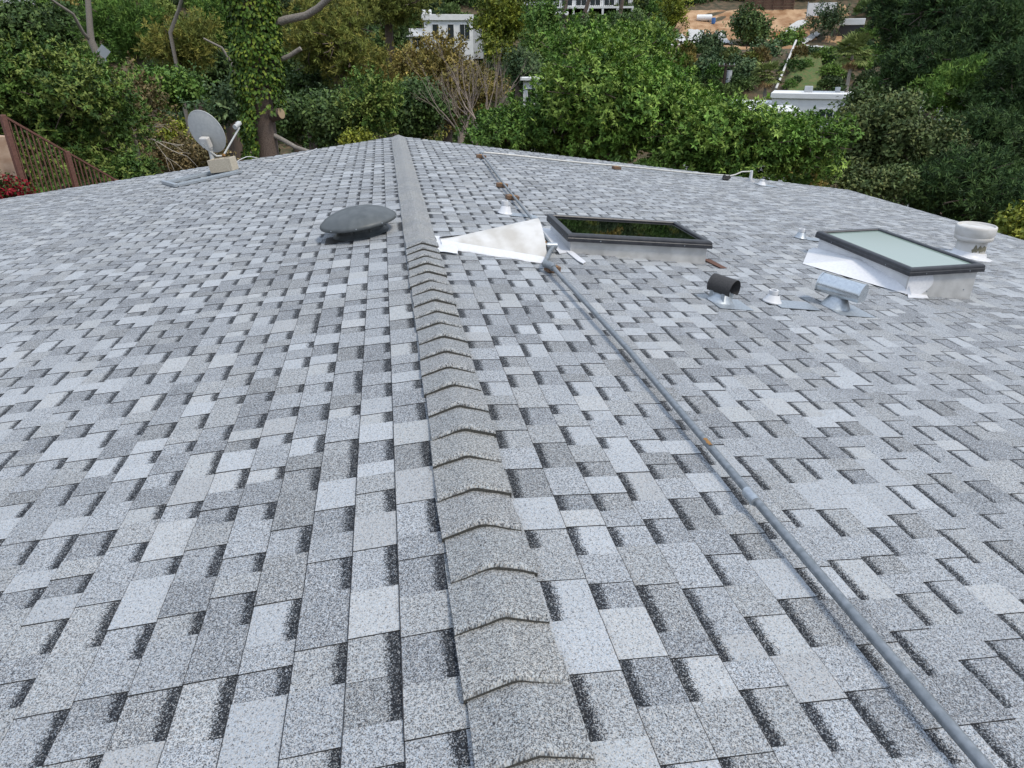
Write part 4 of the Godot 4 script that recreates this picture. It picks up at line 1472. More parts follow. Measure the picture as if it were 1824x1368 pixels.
func build_trees() -> void:
	plant("leafy_tree", "large bright green leafy tree behind the middle of the right roof edge", "tree", Vector3(6.57, 0.01, -21.98), Vector3(3.70, 2.03, 3.37), "bright", "whorl", 0.155, 76000, 19, "bark", "trees behind the roof")
	plant("leafy_tree", "bright green leafy tree between the large one and the far roof corner", "tree", Vector3(8.43, -0.52, -20.23), Vector3(1.99, 1.03, 1.80), "bright", "whorl", 0.150, 26000, 11, "bark", "trees behind the roof")
	plant("leafy_tree", "bright green leafy tree behind the far right roof corner", "tree", Vector3(9.99, -1.11, -18.93), Vector3(2.97, 1.35, 2.65), "bright", "whorl", 0.150, 56000, 16, "bark", "trees behind the roof")
	plant("leafy_tree", "low bright green tree top just right of the far ridge end", "tree", Vector3(3.79, -0.84, -21.63), Vector3(1.97, 0.89, 1.76), "green", "whorl", 0.150, 20000, 9, "bark", "trees behind the roof")
	plant("leafy_tree", "broad dark green tree with yellow leaf tips behind the brown railing", "tree", Vector3(-9.54, -0.31, -22.65), Vector3(2.96, 2.00, 2.77), "olive", "whorl", 0.145, 62000, 18, "bark", "trees behind the roof")
	plant("leafy_tree", "drab olive tree between the bright tree and the dark pines", "tree", Vector3(17.14, -1.29, -23.24), Vector3(1.92, 1.72, 1.88), "drab", "small", 0.170, 26000, 12, "bark", "trees behind the roof")
	plant("leafy_tree", "drab olive tree low in front of the dark pines", "tree", Vector3(20.00, -2.17, -23.50), Vector3(1.79, 1.31, 1.70), "drab", "small", 0.180, 18000, 10, "bark", "trees behind the roof")
	plant("dry_shrub", "tall dry brown shrub left of the satellite dish", "shrub", Vector3(-9.04, -0.99, -28.67), Vector3(1.29, 1.56, 1.34), "dry", "spray", 0.170, 7000, 8, "twig_grey", "shrubs in the canyon")
	plant("dry_shrub", "brown dry undergrowth right behind the satellite dish", "shrub", Vector3(-7.13, -1.89, -26.10), Vector3(1.46, 0.54, 1.27), "dry", "spray", 0.150, 6000, 7, "twig_grey", "shrubs in the canyon")
	plant("shrub", "yellow green shrub beyond the dish block", "shrub", Vector3(-9.14, -1.85, -31.77), Vector3(1.35, 0.56, 1.19), "yellow", "small", 0.170, 6000, 7, "bark", "shrubs in the canyon")
	plant("shrub", "dark bushy shrub right of the ivy trunk", "shrub", Vector3(-3.37, -1.29, -33.85), Vector3(2.16, 1.47, 2.02), "dark", "small", 0.200, 16000, 11, "bark", "shrubs in the canyon")
	plant("shrub", "dark bushy shrub behind the far ridge end", "shrub", Vector3(1.13, -1.26, -35.98), Vector3(2.20, 1.43, 2.04), "dark", "small", 0.210, 14000, 10, "bark", "shrubs in the canyon")
	plant("shrub", "dark shrub with an olive top in the middle of the dark hedge", "shrub", Vector3(-0.95, -0.90, -32.99), Vector3(1.49, 1.37, 1.47), "olive", "spray", 0.190, 9000, 8, "bark", "shrubs in the canyon")
	plant("shrub", "small yellow shrub peeking over the left roof edge near the ridge", "shrub", Vector3(-1.10, -1.17, -23.98), Vector3(0.62, 0.22, 0.54), "yellow", "small", 0.130, 2500, 5, "bark", "shrubs in the canyon")
	plant("shrub", "green shrub under the leaning bare trunk", "shrub", Vector3(-11.48, -0.31, -42.53), Vector3(1.82, 1.06, 1.67), "green", "small", 0.240, 8000, 8, "bark", "shrubs in the canyon")
	plant("shrub", "grey green agave-like shrub left of the ivy trunk", "shrub", Vector3(-8.36, -1.11, -39.16), Vector3(1.00, 0.63, 0.93), "bluish", "spray", 0.300, 2200, 6, "bark", "shrubs in the canyon")
	plant("pine_tree", "dark low pine over the right eave below the flue", "tree", Vector3(18.44, -2.65, -19.52), Vector3(2.72, 1.09, 2.39), "darkpine", "needle", 0.220, 38400, 19, "bark", "trees behind the roof")
	plant("shrub", "yellow green shrub at the far right beyond the eave", "shrub", Vector3(15.05, -2.56, -14.43), Vector3(0.59, 0.36, 0.54), "yellow", "small", 0.150, 4200, 6, "bark", "shrubs in the canyon")
	plant("shrub", "green shrub low behind the roof under the large bright tree", "shrub", Vector3(5.81, -1.50, -23.23), Vector3(1.32, 0.45, 1.14), "green", "whorl", 0.140, 12000, 8, "bark", "shrubs in the canyon")
	plant("shrub", "drab shrub low behind the far right roof corner", "shrub", Vector3(15.00, -2.43, -19.84), Vector3(1.25, 0.50, 1.10), "drab", "small", 0.140, 11000, 8, "bark", "shrubs in the canyon")
	plant("shrub", "dark shrub low behind the right eave", "shrub", Vector3(17.40, -2.79, -20.46), Vector3(1.12, 0.56, 1.01), "dark", "small", 0.150, 9000, 8, "bark", "shrubs in the canyon")
	plant("shrub", "olive shrub low over the left roof edge between railing and dish", "shrub", Vector3(-6.94, -1.55, -19.89), Vector3(0.81, 0.35, 0.72), "olive", "whorl", 0.120, 9000, 8, "bark", "shrubs in the canyon")
	plant("bushy_tree", "large olive brown bushy tree below the white house", "tree", Vector3(3.66, -0.56, -45.84), Vector3(3.62, 2.99, 3.49), "brown", "spray", 0.240, 46000, 15, "bark", "trees on the far slope")
	plant("bushy_tree", "drab olive bush tree left of the bare twigs", "tree", Vector3(1.16, -1.63, -40.98), Vector3(1.50, 1.41, 1.48), "pine", "spray", 0.250, 7000, 8, "bark", "trees on the far slope")
	plant("pine_tree", "round tufted golden green pine right of the ivy trunk", "tree", Vector3(-2.91, 1.93, -46.92), Vector3(3.32, 2.64, 3.18), "pine", "needle", 0.320, 30400, 17, "bark", "trees on the far slope")
	plant("pine_tree", "smaller rounded pine with a forked pale trunk below the white house", "tree", Vector3(-1.22, 0.20, -55.99), Vector3(2.56, 1.74, 2.40), "pine", "needle", 0.320, 14400, 14, "bark", "trees on the far slope")
	plant("pine_tree", "dark golden pine crown at the top edge left of the white house", "tree", Vector3(0.58, 4.67, -57.99), Vector3(3.52, 2.15, 3.25), "pine", "needle", 0.360, 19200, 15, "bark", "trees on the far slope")
	plant("pine_tree", "golden pine crown left of the ivy trunk", "tree", Vector3(-12.32, 1.58, -50.57), Vector3(2.41, 1.77, 2.28), "pine", "needle", 0.320, 16000, 14, "bark", "trees on the far slope")
	plant("pine_tree", "green pine with a leaning bare trunk at the top left", "tree", Vector3(-17.87, 2.78, -59.43), Vector3(3.47, 2.45, 3.26), "green", "needle", 0.360, 19200, 15, "bark", "trees on the far slope")
	plant("pine_tree", "green pine crown just left of the ivy at the top edge", "tree", Vector3(-11.68, 3.16, -58.89), Vector3(1.85, 2.87, 2.05), "green", "needle", 0.350, 12800, 13, "bark", "trees on the far slope")
	plant("dark_tree", "dark tree mass at the far upper left", "tree", Vector3(-24.86, 2.43, -61.23), Vector3(4.13, 2.56, 3.82), "dark", "small", 0.360, 14000, 11, "bark", "trees on the far slope")
	plant("dark_tree", "dark tree beneath the golden pine left of the ivy trunk", "tree", Vector3(-11.64, 0.03, -56.86), Vector3(2.44, 1.71, 2.29), "dark", "small", 0.320, 8000, 8, "bark", "trees on the far slope")
	plant("dark_tree", "dark tree left of the tufted golden pine", "tree", Vector3(-7.77, 0.91, -61.54), Vector3(1.77, 3.10, 2.04), "dark", "small", 0.340, 7000, 8, "bark", "trees on the far slope")
	plant("dark_tree", "dark low tree beneath the tufted golden pine", "tree", Vector3(-5.17, -0.82, -49.75), Vector3(2.56, 1.28, 2.31), "dark", "small", 0.280, 8000, 8, "bark", "trees on the far slope")
	plant("dark_tree", "shadowy tree between the pines and the olive brown tree", "tree", Vector3(0.46, 1.53, -72.00), Vector3(2.11, 3.17, 2.32), "dark", "small", 0.360, 6500, 8, "bark", "trees on the far slope")
	plant("leafy_tree", "rounded yellow green tree just right of the white house", "tree", Vector3(14.35, 4.78, -90.84), Vector3(3.09, 3.36, 3.15), "yellow", "spray", 0.500, 9000, 9, "bark", "trees on the far slope")
	plant("leafy_tree", "fresh green tree right of the rounded yellow green one", "tree", Vector3(18.39, 4.29, -86.01), Vector3(2.06, 2.70, 2.19), "green", "spray", 0.460, 6000, 8, "bark", "trees on the far slope")
	plant("leafy_tree", "olive green round tree below the fresh green one", "tree", Vector3(15.52, 1.54, -74.35), Vector3(1.69, 2.03, 1.76), "olive", "spray", 0.400, 5500, 7, "bark", "trees on the far slope")
	plant("dark_tree", "dark round tree at the left foot of the large bright tree", "tree", Vector3(13.11, -0.58, -56.45), Vector3(1.49, 1.75, 1.54), "dark", "small", 0.300, 6000, 7, "bark", "trees on the far slope")
	plant("dark_tree", "grey green tree behind the bare twigs", "tree", Vector3(11.77, 0.50, -64.90), Vector3(1.88, 1.88, 1.88), "bluish", "small", 0.320, 6000, 7, "bark", "trees on the far slope")
	plant("shrub", "bright yellow green shrub behind the bare twigs", "shrub", Vector3(11.96, 1.71, -79.07), Vector3(1.43, 0.71, 1.28), "yellow", "small", 0.360, 1800, 5, "bark", "shrubs in the canyon")
	plant("cypress_tree", "slim bright green cypress left of the dug earth slope", "tree", Vector3(35.71, 5.55, -91.18), Vector3(0.91, 3.22, 1.37), "yellow", "spray", 0.420, 4500, 8, "bark", "trees on the far slope")
	plant("shrub", "dark shrubs below the stilted house, left clump", "shrub", Vector3(27.17, 4.02, -96.18), Vector3(2.92, 1.46, 2.63), "dark", "small", 0.450, 4200, 7, "bark", "shrubs in the canyon")
	plant("shrub", "dark shrubs below the stilted house, right clump", "shrub", Vector3(33.60, 4.64, -98.35), Vector3(3.16, 1.65, 2.86), "dark", "small", 0.450, 4200, 7, "bark", "shrubs in the canyon")
	plant("shrub", "green shrub above the large bright tree", "shrub", Vector3(26.39, 2.34, -85.98), Vector3(2.31, 1.32, 2.11), "olive", "small", 0.420, 4000, 6, "bark", "shrubs in the canyon")
	plant("shrub", "dark green shrub left of the cypress", "shrub", Vector3(31.94, 3.19, -86.20), Vector3(2.27, 1.60, 2.13), "green", "small", 0.420, 4200, 7, "bark", "shrubs in the canyon")
	plant("oak_tree", "lone dark round oak on the dug earth slope", "tree", Vector3(55.01, 4.45, -107.66), Vector3(2.80, 3.05, 2.85), "dark", "small", 0.550, 7000, 9, "bark", "trees on the far slope")
	plant("shrub", "light green bush below the lone dark oak", "shrub", Vector3(57.56, 2.56, -100.59), Vector3(2.02, 1.94, 2.00), "green", "small", 0.500, 3800, 6, "bark", "shrubs in the canyon")
	plant("shrub", "blue green bush at the left foot of the dug slope", "shrub", Vector3(46.14, 2.12, -101.96), Vector3(2.09, 1.61, 1.99), "bluish", "small", 0.500, 3200, 6, "bark", "shrubs in the canyon")
	plant("shrub", "blue green bush right of the utility pole", "shrub", Vector3(44.18, -0.51, -87.37), Vector3(2.53, 1.41, 2.31), "bluish", "small", 0.450, 4000, 6, "bark", "shrubs in the canyon")
	plant("shrub", "blue green bush left of the utility pole", "shrub", Vector3(40.61, -0.33, -89.09), Vector3(1.85, 1.14, 1.71), "bluish", "small", 0.450, 3000, 6, "bark", "shrubs in the canyon")
	plant("shrub", "blue green bush left of the long white drain pipe", "shrub", Vector3(50.51, 0.59, -93.08), Vector3(2.10, 1.80, 2.04), "bluish", "small", 0.480, 3500, 6, "bark", "shrubs in the canyon")
	plant("dark_tree", "dark round tree left of the tall palm", "tree", Vector3(66.28, -1.96, -102.29), Vector3(3.73, 3.39, 3.66), "dark", "small", 0.480, 6500, 8, "bark", "trees on the far slope")
	plant("dark_tree", "dark tree right behind the tall palm trunk", "tree", Vector3(73.97, -1.89, -104.32), Vector3(3.31, 3.92, 3.43), "dark", "small", 0.480, 6000, 8, "bark", "trees on the far slope")
	plant("shrub", "tall weeds on the terrace by the green fence", "shrub", Vector3(68.26, 6.06, -108.15), Vector3(2.59, 1.38, 2.35), "bluish", "spray", 0.500, 2600, 6, "bark", "shrubs in the canyon")
	plant("pine_tree", "tall dark pine right of the dug earth slope", "tree", Vector3(36.26, 3.24, -47.64), Vector3(2.57, 2.80, 2.61), "darkpine", "needle", 0.400, 25600, 18, "bark", "trees on the far slope")
	plant("pine_tree", "tall dark pine at the top right", "tree", Vector3(34.71, 3.52, -42.49), Vector3(2.96, 2.44, 2.86), "darkpine", "needle", 0.370, 25600, 18, "bark", "trees on the far slope")
	plant("pine_tree", "dark pine with lit green tips in the upper right", "tree", Vector3(33.14, 1.89, -37.25), Vector3(2.51, 2.51, 2.51), "darkpine", "needle", 0.360, 25600, 18, "bark", "trees on the far slope")
	plant("pine_tree", "dark pine with spreading layers behind the drab olive trees", "tree", Vector3(29.73, 0.47, -37.52), Vector3(2.53, 1.74, 2.37), "darkpine", "needle", 0.330, 22400, 17, "bark", "trees on the far slope")
	plant("pine_tree", "dark pine with a bright needle tuft in the right middle", "tree", Vector3(28.65, -0.34, -33.21), Vector3(2.29, 1.29, 2.09), "green", "needle", 0.300, 19200, 16, "bark", "trees on the far slope")
	plant("pine_tree", "dark pine at the right edge of the picture", "tree", Vector3(28.99, -0.58, -30.18), Vector3(1.86, 2.26, 1.94), "darkpine", "needle", 0.300, 22400, 17, "bark", "trees on the far slope")
	plant("pine_tree", "low dark pine branches above the flue", "tree", Vector3(24.48, -2.24, -26.20), Vector3(2.60, 1.18, 2.32), "darkpine", "needle", 0.260, 25600, 17, "bark", "trees on the far slope")
	plant("pine_tree", "far grey green pine at the top right corner", "tree", Vector3(50.54, 4.40, -55.22), Vector3(2.29, 2.29, 2.29), "bluish", "needle", 0.430, 11200, 14, "bark", "trees on the far slope")

func build_railing() -> void:
	var a := Vector3(-7.08, 0.39, -14.67)
	var mid := Vector3(-6.50, -0.35, -15.47)
	var b := Vector3(-5.99, -1.02, -16.20)
	var hgt := 2.3
	var t := thing("railing", "brown iron picket railing stepping down behind the left roof edge", "railing", Vector3(a.x, a.y - hgt, a.z))
	var o := t.position
	var dir := (b - a)
	var flat_dir := Vector3(dir.x, 0, dir.z).normalized()
	var bs := Basis(Vector3.UP, atan2(-flat_dir.z, flat_dir.x))
	var rail := MB.new()
	rail.hexa(bar(a - o, b - o, bs.z * 0.025, Vector3.UP * 0.022))
	part("top_rail", rail, M["iron_brown"], t)
	rail = MB.new()
	rail.hexa(bar(a - o - Vector3(0, hgt - 0.12, 0), b - o - Vector3(0, hgt - 0.12, 0), bs.z * 0.02, Vector3.UP * 0.02))
	part("bottom_rail", rail, M["iron_brown"], t)
	for p in [a, mid, b]:
		var post := MB.new()
		post.box(Vector3(p.x, p.y - hgt * 0.5 - 0.2, p.z) - o, Vector3(0.09, hgt + 0.42, 0.09), 0.006, bs)
		part("post", post, M["iron_brown"], t)
	var n := int(dir.length() / 0.104)
	for i in range(1, n):
		var p := a.lerp(b, float(i) / n)
		var pk := MB.new()
		pk.box(Vector3(p.x, p.y - hgt * 0.5, p.z) - o, Vector3(0.02, hgt - 0.06, 0.02), 0.0, bs)
		part("picket", pk, M["iron_brown"], t)
	var w := thing("stucco_wall", "pinkish beige stucco wall end at the left beside the railing", "wall", Vector3(a.x - 1.0, a.y - 3.6, a.z + 0.1), bs)
	var wl := MB.new()
	wl.box(Vector3(0.05, 1.6, 0.0), Vector3(1.86, 3.2, 0.3), 0.02)
	part("wall", wl, M["stucco"], w)
	plant("bougainvillea", "red flowering bougainvillea at the left roof edge by the stucco wall", "shrub", Vector3(-7.11, -0.92, -13.99), Vector3(0.5, 0.26, 0.3), "red", "small", 0.075, 3200, 7, "bark", "")

func bar(a: Vector3, b: Vector3, s: Vector3, u: Vector3) -> Array:
	return [a - s - u, b - s - u, b + s - u, a + s - u, a - s + u, b - s + u, b + s + u, a + s + u]

func build_ivy_tree() -> void:
	var lo := Vector3(-3.59, -1.13, -19.71)
	var hi := Vector3(-3.00, 3.29, -19.80)
	var foot := Vector3(lo.x, ground_y(lo.x, lo.z) - 0.1, lo.z)
	hi += Vector3(0, 2.0, 0)
	var t := thing("ivy_tree", "tall tree trunk wrapped in bright green ivy behind the dish", "tree", foot)
	var mb := MB.new()
	var path := []
	for i in 13:
		var f := i / 12.0
		path.append(Vector3(lo.x, foot.y, lo.z).lerp(hi, f) - foot + Vector3(0.06 * sin(f * 7.0), 0, 0.05 * sin(f * 5.0)))
	mb.tube(path, taper(0.32, 0.23, 13), 14)
	part("trunk", mb, M["bark"], t)
	for br in [[Vector3(-2.90, 2.03, -19.82), Vector3(-1.94, 2.25, -19.52), Vector3(-1.29, 2.64, -19.17), 0.1, 0.07, "bark_pale"], [Vector3(-3.02, 1.03, -19.80), Vector3(-2.81, 1.25, -19.73), Vector3(-2.15, 1.53, -19.50), 0.075, 0.05, "bark_pale"], [Vector3(-3.32, -0.48, -19.76), Vector3(-2.86, -0.62, -19.42), Vector3(-2.20, -0.85, -18.90), 0.07, 0.05, "bark_pale"]]:
		var b := MB.new()
		var cv := [br[0] - foot, br[0].lerp(br[1], 0.5) - foot + Vector3(0, 0.03, 0), br[1] - foot, br[1].lerp(br[2], 0.5) - foot + Vector3(0, -0.04, 0), br[2] - foot]
		b.tube(cv, taper(br[3], br[4], 5), 10)
		part("limb", b, M[br[5]], t)
	var saw := Vector3(-3.19, -0.02, -19.73)
	var s := MB.new()
	var s0 := saw - foot + Vector3(0.1, 0, 0.1)
	var s1 := s0 + Vector3(0.26, 0.05, 0.16)
	s.tube([s0, s1], [0.16, 0.135], 14)
	var stub := part("stub", s, M["bark"], t)
	s = MB.new()
	var ax := (s1 - s0).normalized()
	s.tube([s1 + ax * 0.002, s1 + ax * 0.008], [0.13, 0.127], 14)
	part("cut_face", s, M["cut_wood"], stub)
	# the ivy: leaves hanging on the left and the face of the trunk
	var lv := Leaves.new()
	for i in 22000:
		var f := rng.randf()
		var y := lerpf(foot.y + 1.0, hi.y, f)
		var g := (y - foot.y) / (hi.y - foot.y)
		var c := Vector3(lo.x, foot.y, lo.z).lerp(hi, g) - foot
		var a := rng.randf() * TAU
		var side := Vector3(cos(a), 0, sin(a))
		var bare := clampf((1.35 - y) * 0.7, 0.0, 1.0)   # the lower right of the trunk is bare
		if side.x * 0.9 + side.z * 0.35 > 0.15 and rng.randf() < bare:
			continue
		var thick := 0.33 + 0.28 * (0.5 + 0.5 * roll_noise.get_noise_3d(a * 40.0, y * 90.0, 3.0)) + (0.2 if side.x < 0.0 else 0.05) * (0.5 + 0.5 * roll_noise.get_noise_2d(y * 60.0, 9.0)) + 0.1 * g
		var p := c + side * thick * rng.randf_range(0.75, 1.0)
		var d := (Vector3(0, -0.7, 0) + side * 0.5 + ball() * 0.7).normalized()
		var cc: Color = TONES["ivy"][rng.randi() % 4]
		lv.leaf(p, d, rng.randf_range(0.07, 0.125), rng.randf_range(0.03, 0.048), side + ball() * 0.5, cc * rng.randf_range(0.75, 1.2))
	put("ivy", lv.mesh(M["leaf"]), t)

func trunk_thing(called: String, label: String, pts: Array, r0: float, r1: float, more: Array, bark: String) -> void:
	var foot := Vector3(pts[0].x, minf(ground_y(pts[0].x, pts[0].z) - 0.1, pts[0].y - 0.3), pts[0].z)
	var t := thing(called, label, "tree", foot)
	var mb := MB.new()
	var p := [Vector3.ZERO]
	for q in pts:
		p.append(q - foot)
	mb.tube(p, taper(r0, r1, p.size()), 8)
	part("trunk", mb, M[bark], t)
	for m in more:
		var b := MB.new()
		var q := []
		for k in m[0]:
			q.append(k - foot)
		b.tube(q, taper(m[1], m[2], q.size()), 7)
		part("limb", b, M[bark], t)

func build_bare_trees() -> void:
	trunk_thing("bare_tree", "bare pale trunk with a long left limb at the upper left", [Vector3(-18.91, 1.04, -54.90), Vector3(-19.14, 2.26, -54.82), Vector3(-19.04, 2.99, -54.86), Vector3(-18.68, 5.26, -54.98)], 0.3, 0.17, [[[Vector3(-19.14, 2.26, -54.82), Vector3(-19.34, 2.71, -54.33), Vector3(-19.43, 3.75, -53.66), Vector3(-20.10, 4.42, -52.88), Vector3(-20.26, 4.64, -52.61)], 0.13, 0.06]], "bark_pale")
	trunk_thing("bare_tree", "leaning bare white trunk at the top edge left of the ivy", [Vector3(-12.47, 2.59, -48.47), Vector3(-11.68, 3.76, -48.15), Vector3(-11.17, 4.60, -47.76)], 0.13, 0.08, [], "bark_pale")
	trunk_thing("bare_tree", "thin bare trunk curving over to the left of the ivy", [Vector3(-8.42, -0.44, -45.26), Vector3(-8.66, 0.98, -45.22), Vector3(-9.03, 1.76, -45.15), Vector3(-9.90, 2.23, -44.97)], 0.11, 0.05, [], "bark_pale")
	trunk_thing("bare_tree", "forked pale trunk under the smaller rounded pine", [Vector3(-2.94, -0.89, -54.93), Vector3(-2.67, 0.59, -54.95), Vector3(-2.06, 1.60, -54.97)], 0.15, 0.08, [], "bark_pale")
	var k := 0
	for base in [Vector3(3.53, -1.36, -30.77), Vector3(3.98, -1.06, -29.71), Vector3(3.04, -1.10, -31.83)]:
		var foot := Vector3(base.x, ground_y(base.x, base.z) - 0.1, base.z)
		var t := thing("bare_twig_tree", ["middle of the three leafless grey pink twiggy trees behind the ridge", "right one of the three leafless twiggy trees behind the ridge", "left one of the three leafless twiggy trees behind the ridge"][k], "tree", foot, Basis.IDENTITY, "leafless twiggy trees")
		var mb := MB.new()
		var up: Vector3 = base - foot + Vector3(0, -0.6, 0)
		mb.tube(bent(Vector3.ZERO, up, 0.03), taper(0.2, 0.13, 6), 8)
		part("trunk", mb, M["twig_grey"], t)
		mb = MB.new()
		for i in 4:
			branch(mb, up - Vector3(0, rng.randf() * 0.7, 0), (Vector3(rng.randf_range(-0.95, 0.95), 1.0, rng.randf_range(-0.7, 0.7))).normalized(), rng.randf_range(1.0, 1.6), 0.042, 4, 0.5, 0.2)
		part("branches", mb, M["twig_grey"], t)
		k += 1
	var db := Vector3(-8.15, -0.83, -24.76)
	var df := Vector3(db.x, ground_y(db.x, db.z) - 0.1, db.z)
	var dt := thing("dead_branch", "pale dead branches sprawling in the dry shrub left of the dish", "branches", df)
	var dm := MB.new()
	dm.tube(bent(Vector3.ZERO, db - df, 0.05), taper(0.07, 0.05, 6), 6)
	part("stem", dm, M["bark_pale"], dt)
	dm = MB.new()
	for i in 7:
		branch(dm, db - df, Vector3(rng.randf_range(-0.6, 1.0), rng.randf_range(-0.5, 0.7), rng.randf_range(0.0, 0.6)).normalized(), rng.randf_range(0.6, 1.2), 0.028, 2, 0.5, -0.1)
	part("branches", dm, M["dead_wood"], dt)

func build_houses() -> void:
	# the white house among the trees
	var at := Vector3(9.16, 2.98, -103.58)
	at.y -= 2.5
	var h := thing("white_house", "white flat-roofed house with three tall windows among the trees", "house", at, turned(at).scaled(Vector3.ONE * 0.8))
	box_part("wall", Vector3(0, 3.2, -3), Vector3(8.2, 6.4, 6), "render_white", h)
	box_part("parapet", Vector3(-0.1, 6.85, -2.9), Vector3(8.7, 0.9, 6.5), "render_white", h, 0.03)
	box_part("roof_block", Vector3(-3.6, 7.7, -3.2), Vector3(1.5, 0.8, 3.0), "render_white", h)
	box_part("wing", Vector3(-5.4, 2.6, -2.4), Vector3(2.6, 5.2, 4.0), "render_white", h)
	box_part("canopy", Vector3(-5.6, 4.0, 0.1), Vector3(3.0, 0.16, 1.6), "render_grey", h)
	box_part("side_wall", Vector3(5.0, 2.9, -3.6), Vector3(1.8, 4.6, 3.6), "render_grey", h)
	for q in [[-2.2, 0], [0.35, 0], [2.7, 1]]:
		window_part(Vector3(q[0], 4.7, 0.0), 1.0 if q[1] == 0 else 1.6, 2.2, h, q[1])
	window_part(Vector3(-5.4, 3.0, -0.4), 1.6, 1.4, h, 1)
	# the stilted house above
	at = Vector3(36.84, 7.16, -128.78)
	h = thing("stilted_house", "two-storey white house on posts at the top of the picture", "house", at + Vector3(0, -1.2, 0), turned(at))
	box_part("wall", Vector3(0, 4.4, -3.5), Vector3(12.5, 3.6, 6), "render_white", h)
	box_part("lower_wall", Vector3(0, 1.4, -4.4), Vector3(12, 2.8, 5), "charcoal", h)
	box_part("deck", Vector3(-0.2, 2.75, 0.2), Vector3(13.2, 0.3, 2.4), "render_white", h)
	for i in 6:
		box_part("post", Vector3(-6.2 + i * 2.48, 1.35, 1.2), Vector3(0.35, 2.55, 0.35), "render_white", h)
	for i in 5:
		window_part(Vector3(-4.9 + i * 2.4, 4.3, -0.5), 1.7, 2.3, h, 1)
	box_part("railing", Vector3(-0.2, 3.85, 1.35), Vector3(13.2, 0.08, 0.06), "charcoal", h)
	for i in 40:
		box_part("baluster", Vector3(-6.7 + i * 0.334, 3.36, 1.35), Vector3(0.05, 0.9, 0.05), "charcoal", h)
	box_part("roof", Vector3(0, 6.4, -3.3), Vector3(13.2, 0.4, 7), "render_white", h)
	box_part("side_roof", Vector3(-9.4, 3.5, -3), Vector3(6.0, 0.5, 5), "render_grey", h)
	box_part("side_wall", Vector3(-9.4, 1.6, -3), Vector3(5.4, 3.2, 4.6), "charcoal", h)
	# trunks of the pines in front of it
	for q in [[-5.8, 0.8], [-2.4, 1.5], [4.0, 0.6]]:
		var foot: Vector3 = h.transform * Vector3(q[0] - q[1], -4.0, 5.0)
		var top: Vector3 = h.transform * Vector3(q[0] + q[1] * 1.4, 7.0, 5.4)
		var mb := MB.new()
		mb.tube(bent(Vector3.ZERO, top - foot, 0.05), taper(0.42, 0.28, 6), 8)
		var tt := thing("leaning_pine", "dark leaning pine trunk before the stilted house, %s of three" % ("leftmost" if q[0] < -5.0 else ("middle one" if q[0] < 0.0 else "rightmost")), "tree", foot, Basis.IDENTITY, "trunks before the stilted house")
		part("trunk", mb, M["bark"], tt)
	at = Vector3(28.90, 7.26, -124.65)
	var cr := thing("parked_car", "small white parked car beside the stilted house", "car", Vector3(at.x, ground_y(at.x, at.z), at.z), turned(at))
	box_part("platform", Vector3(0, (at.y - ground_y(at.x, at.z)) * 0.5 - 0.5, 0), Vector3(4.6, maxf(at.y - ground_y(at.x, at.z), 0.2), 2.4), "bark", cr)
	var cy := at.y - ground_y(at.x, at.z) - 0.4
	box_part("body", Vector3(0, cy + 0.65, 0), Vector3(4.2, 0.65, 1.7), "render_white", cr, 0.15)
	box_part("cabin", Vector3(-0.2, cy + 1.2, 0), Vector3(2.2, 0.55, 1.5), "window_glass", cr, 0.2)
	for sx in [-1, 1]:
		for sz in [-1, 1]:
			var wh := MB.new()
			wh.tube([Vector3(sx * 1.3, cy + 0.33, sz * 0.7), Vector3(sx * 1.3, cy + 0.33, sz * 0.87)], [0.33, 0.33], 14)
			part("wheel", wh, M["black"], cr)
	# low flat white house on the right
	at = Vector3(42.22, -2.58, -67.82)
	var gy := ground_y(at.x, at.z)
	h = thing("flat_white_house", "low white house with a flat roof in front of the palm", "house", Vector3(at.x, gy - 0.2, at.z), turned(at))
	var top := at.y - gy + 0.2
	box_part("wall", Vector3(0.6, top * 0.5, -3), Vector3(8.6, top, 6), "render_white", h)
	box_part("roof", Vector3(0.6, top + 0.25, -3), Vector3(9.0, 0.5, 6.4), "render_white", h, 0.03)
	box_part("low_wing", Vector3(-5.6, top * 0.46, -2.5), Vector3(4.0, top * 0.92, 4.6), "render_white", h)
	box_part("roof_unit", Vector3(-0.4, top + 0.8, -2.5), Vector3(0.8, 0.6, 0.7), "render_grey", h, 0.04)
	box_part("chimney", Vector3(2.4, top + 0.75, -3.5), Vector3(0.5, 0.5, 0.5), "render_grey", h, 0.03)
	window_part(Vector3(-2.2, top - 0.9, 0.0), 1.1, 0.5, h, 0)
	window_part(Vector3(1.6, top - 1.6, 0.0), 1.3, 1.3, h, 1)
	# roofs and walls that show in gaps of the trees
	at = Vector3(22.75, -2.05, -44.42)
	gy = ground_y(at.x, at.z)
	h = thing("white_outbuilding", "white flat-roofed building glimpsed through the bright green tree", "house", Vector3(at.x, gy - 0.2, at.z), turned(at))
	top = at.y - gy + 0.2
	box_part("wall", Vector3(0, top * 0.5, -2.5), Vector3(6.6, top, 5), "render_white", h)
	box_part("roof", Vector3(0, top + 0.12, -2.4), Vector3(7.2, 0.24, 5.6), "render_white", h, 0.03)
	window_part(Vector3(0.6, top - 1.2, 0.0), 2.2, 1.2, h, 1)
	at = Vector3(39.31, -3.78, -47.77)
	gy = ground_y(at.x, at.z)
	h = thing("hidden_white_house", "white house almost hidden behind the dark pines", "house", Vector3(at.x, gy - 0.2, at.z), turned(at))
	top = at.y - gy + 1.4
	box_part("wall", Vector3(0, top * 0.5, -2.5), Vector3(8.0, top, 5), "render_white", h)
	box_part("roof", Vector3(0, top + 0.15, -2.4), Vector3(8.5, 0.3, 5.6), "render_grey", h, 0.03)
	window_part(Vector3(-1.8, top - 1.4, 0.0), 1.6, 1.2, h, 1)
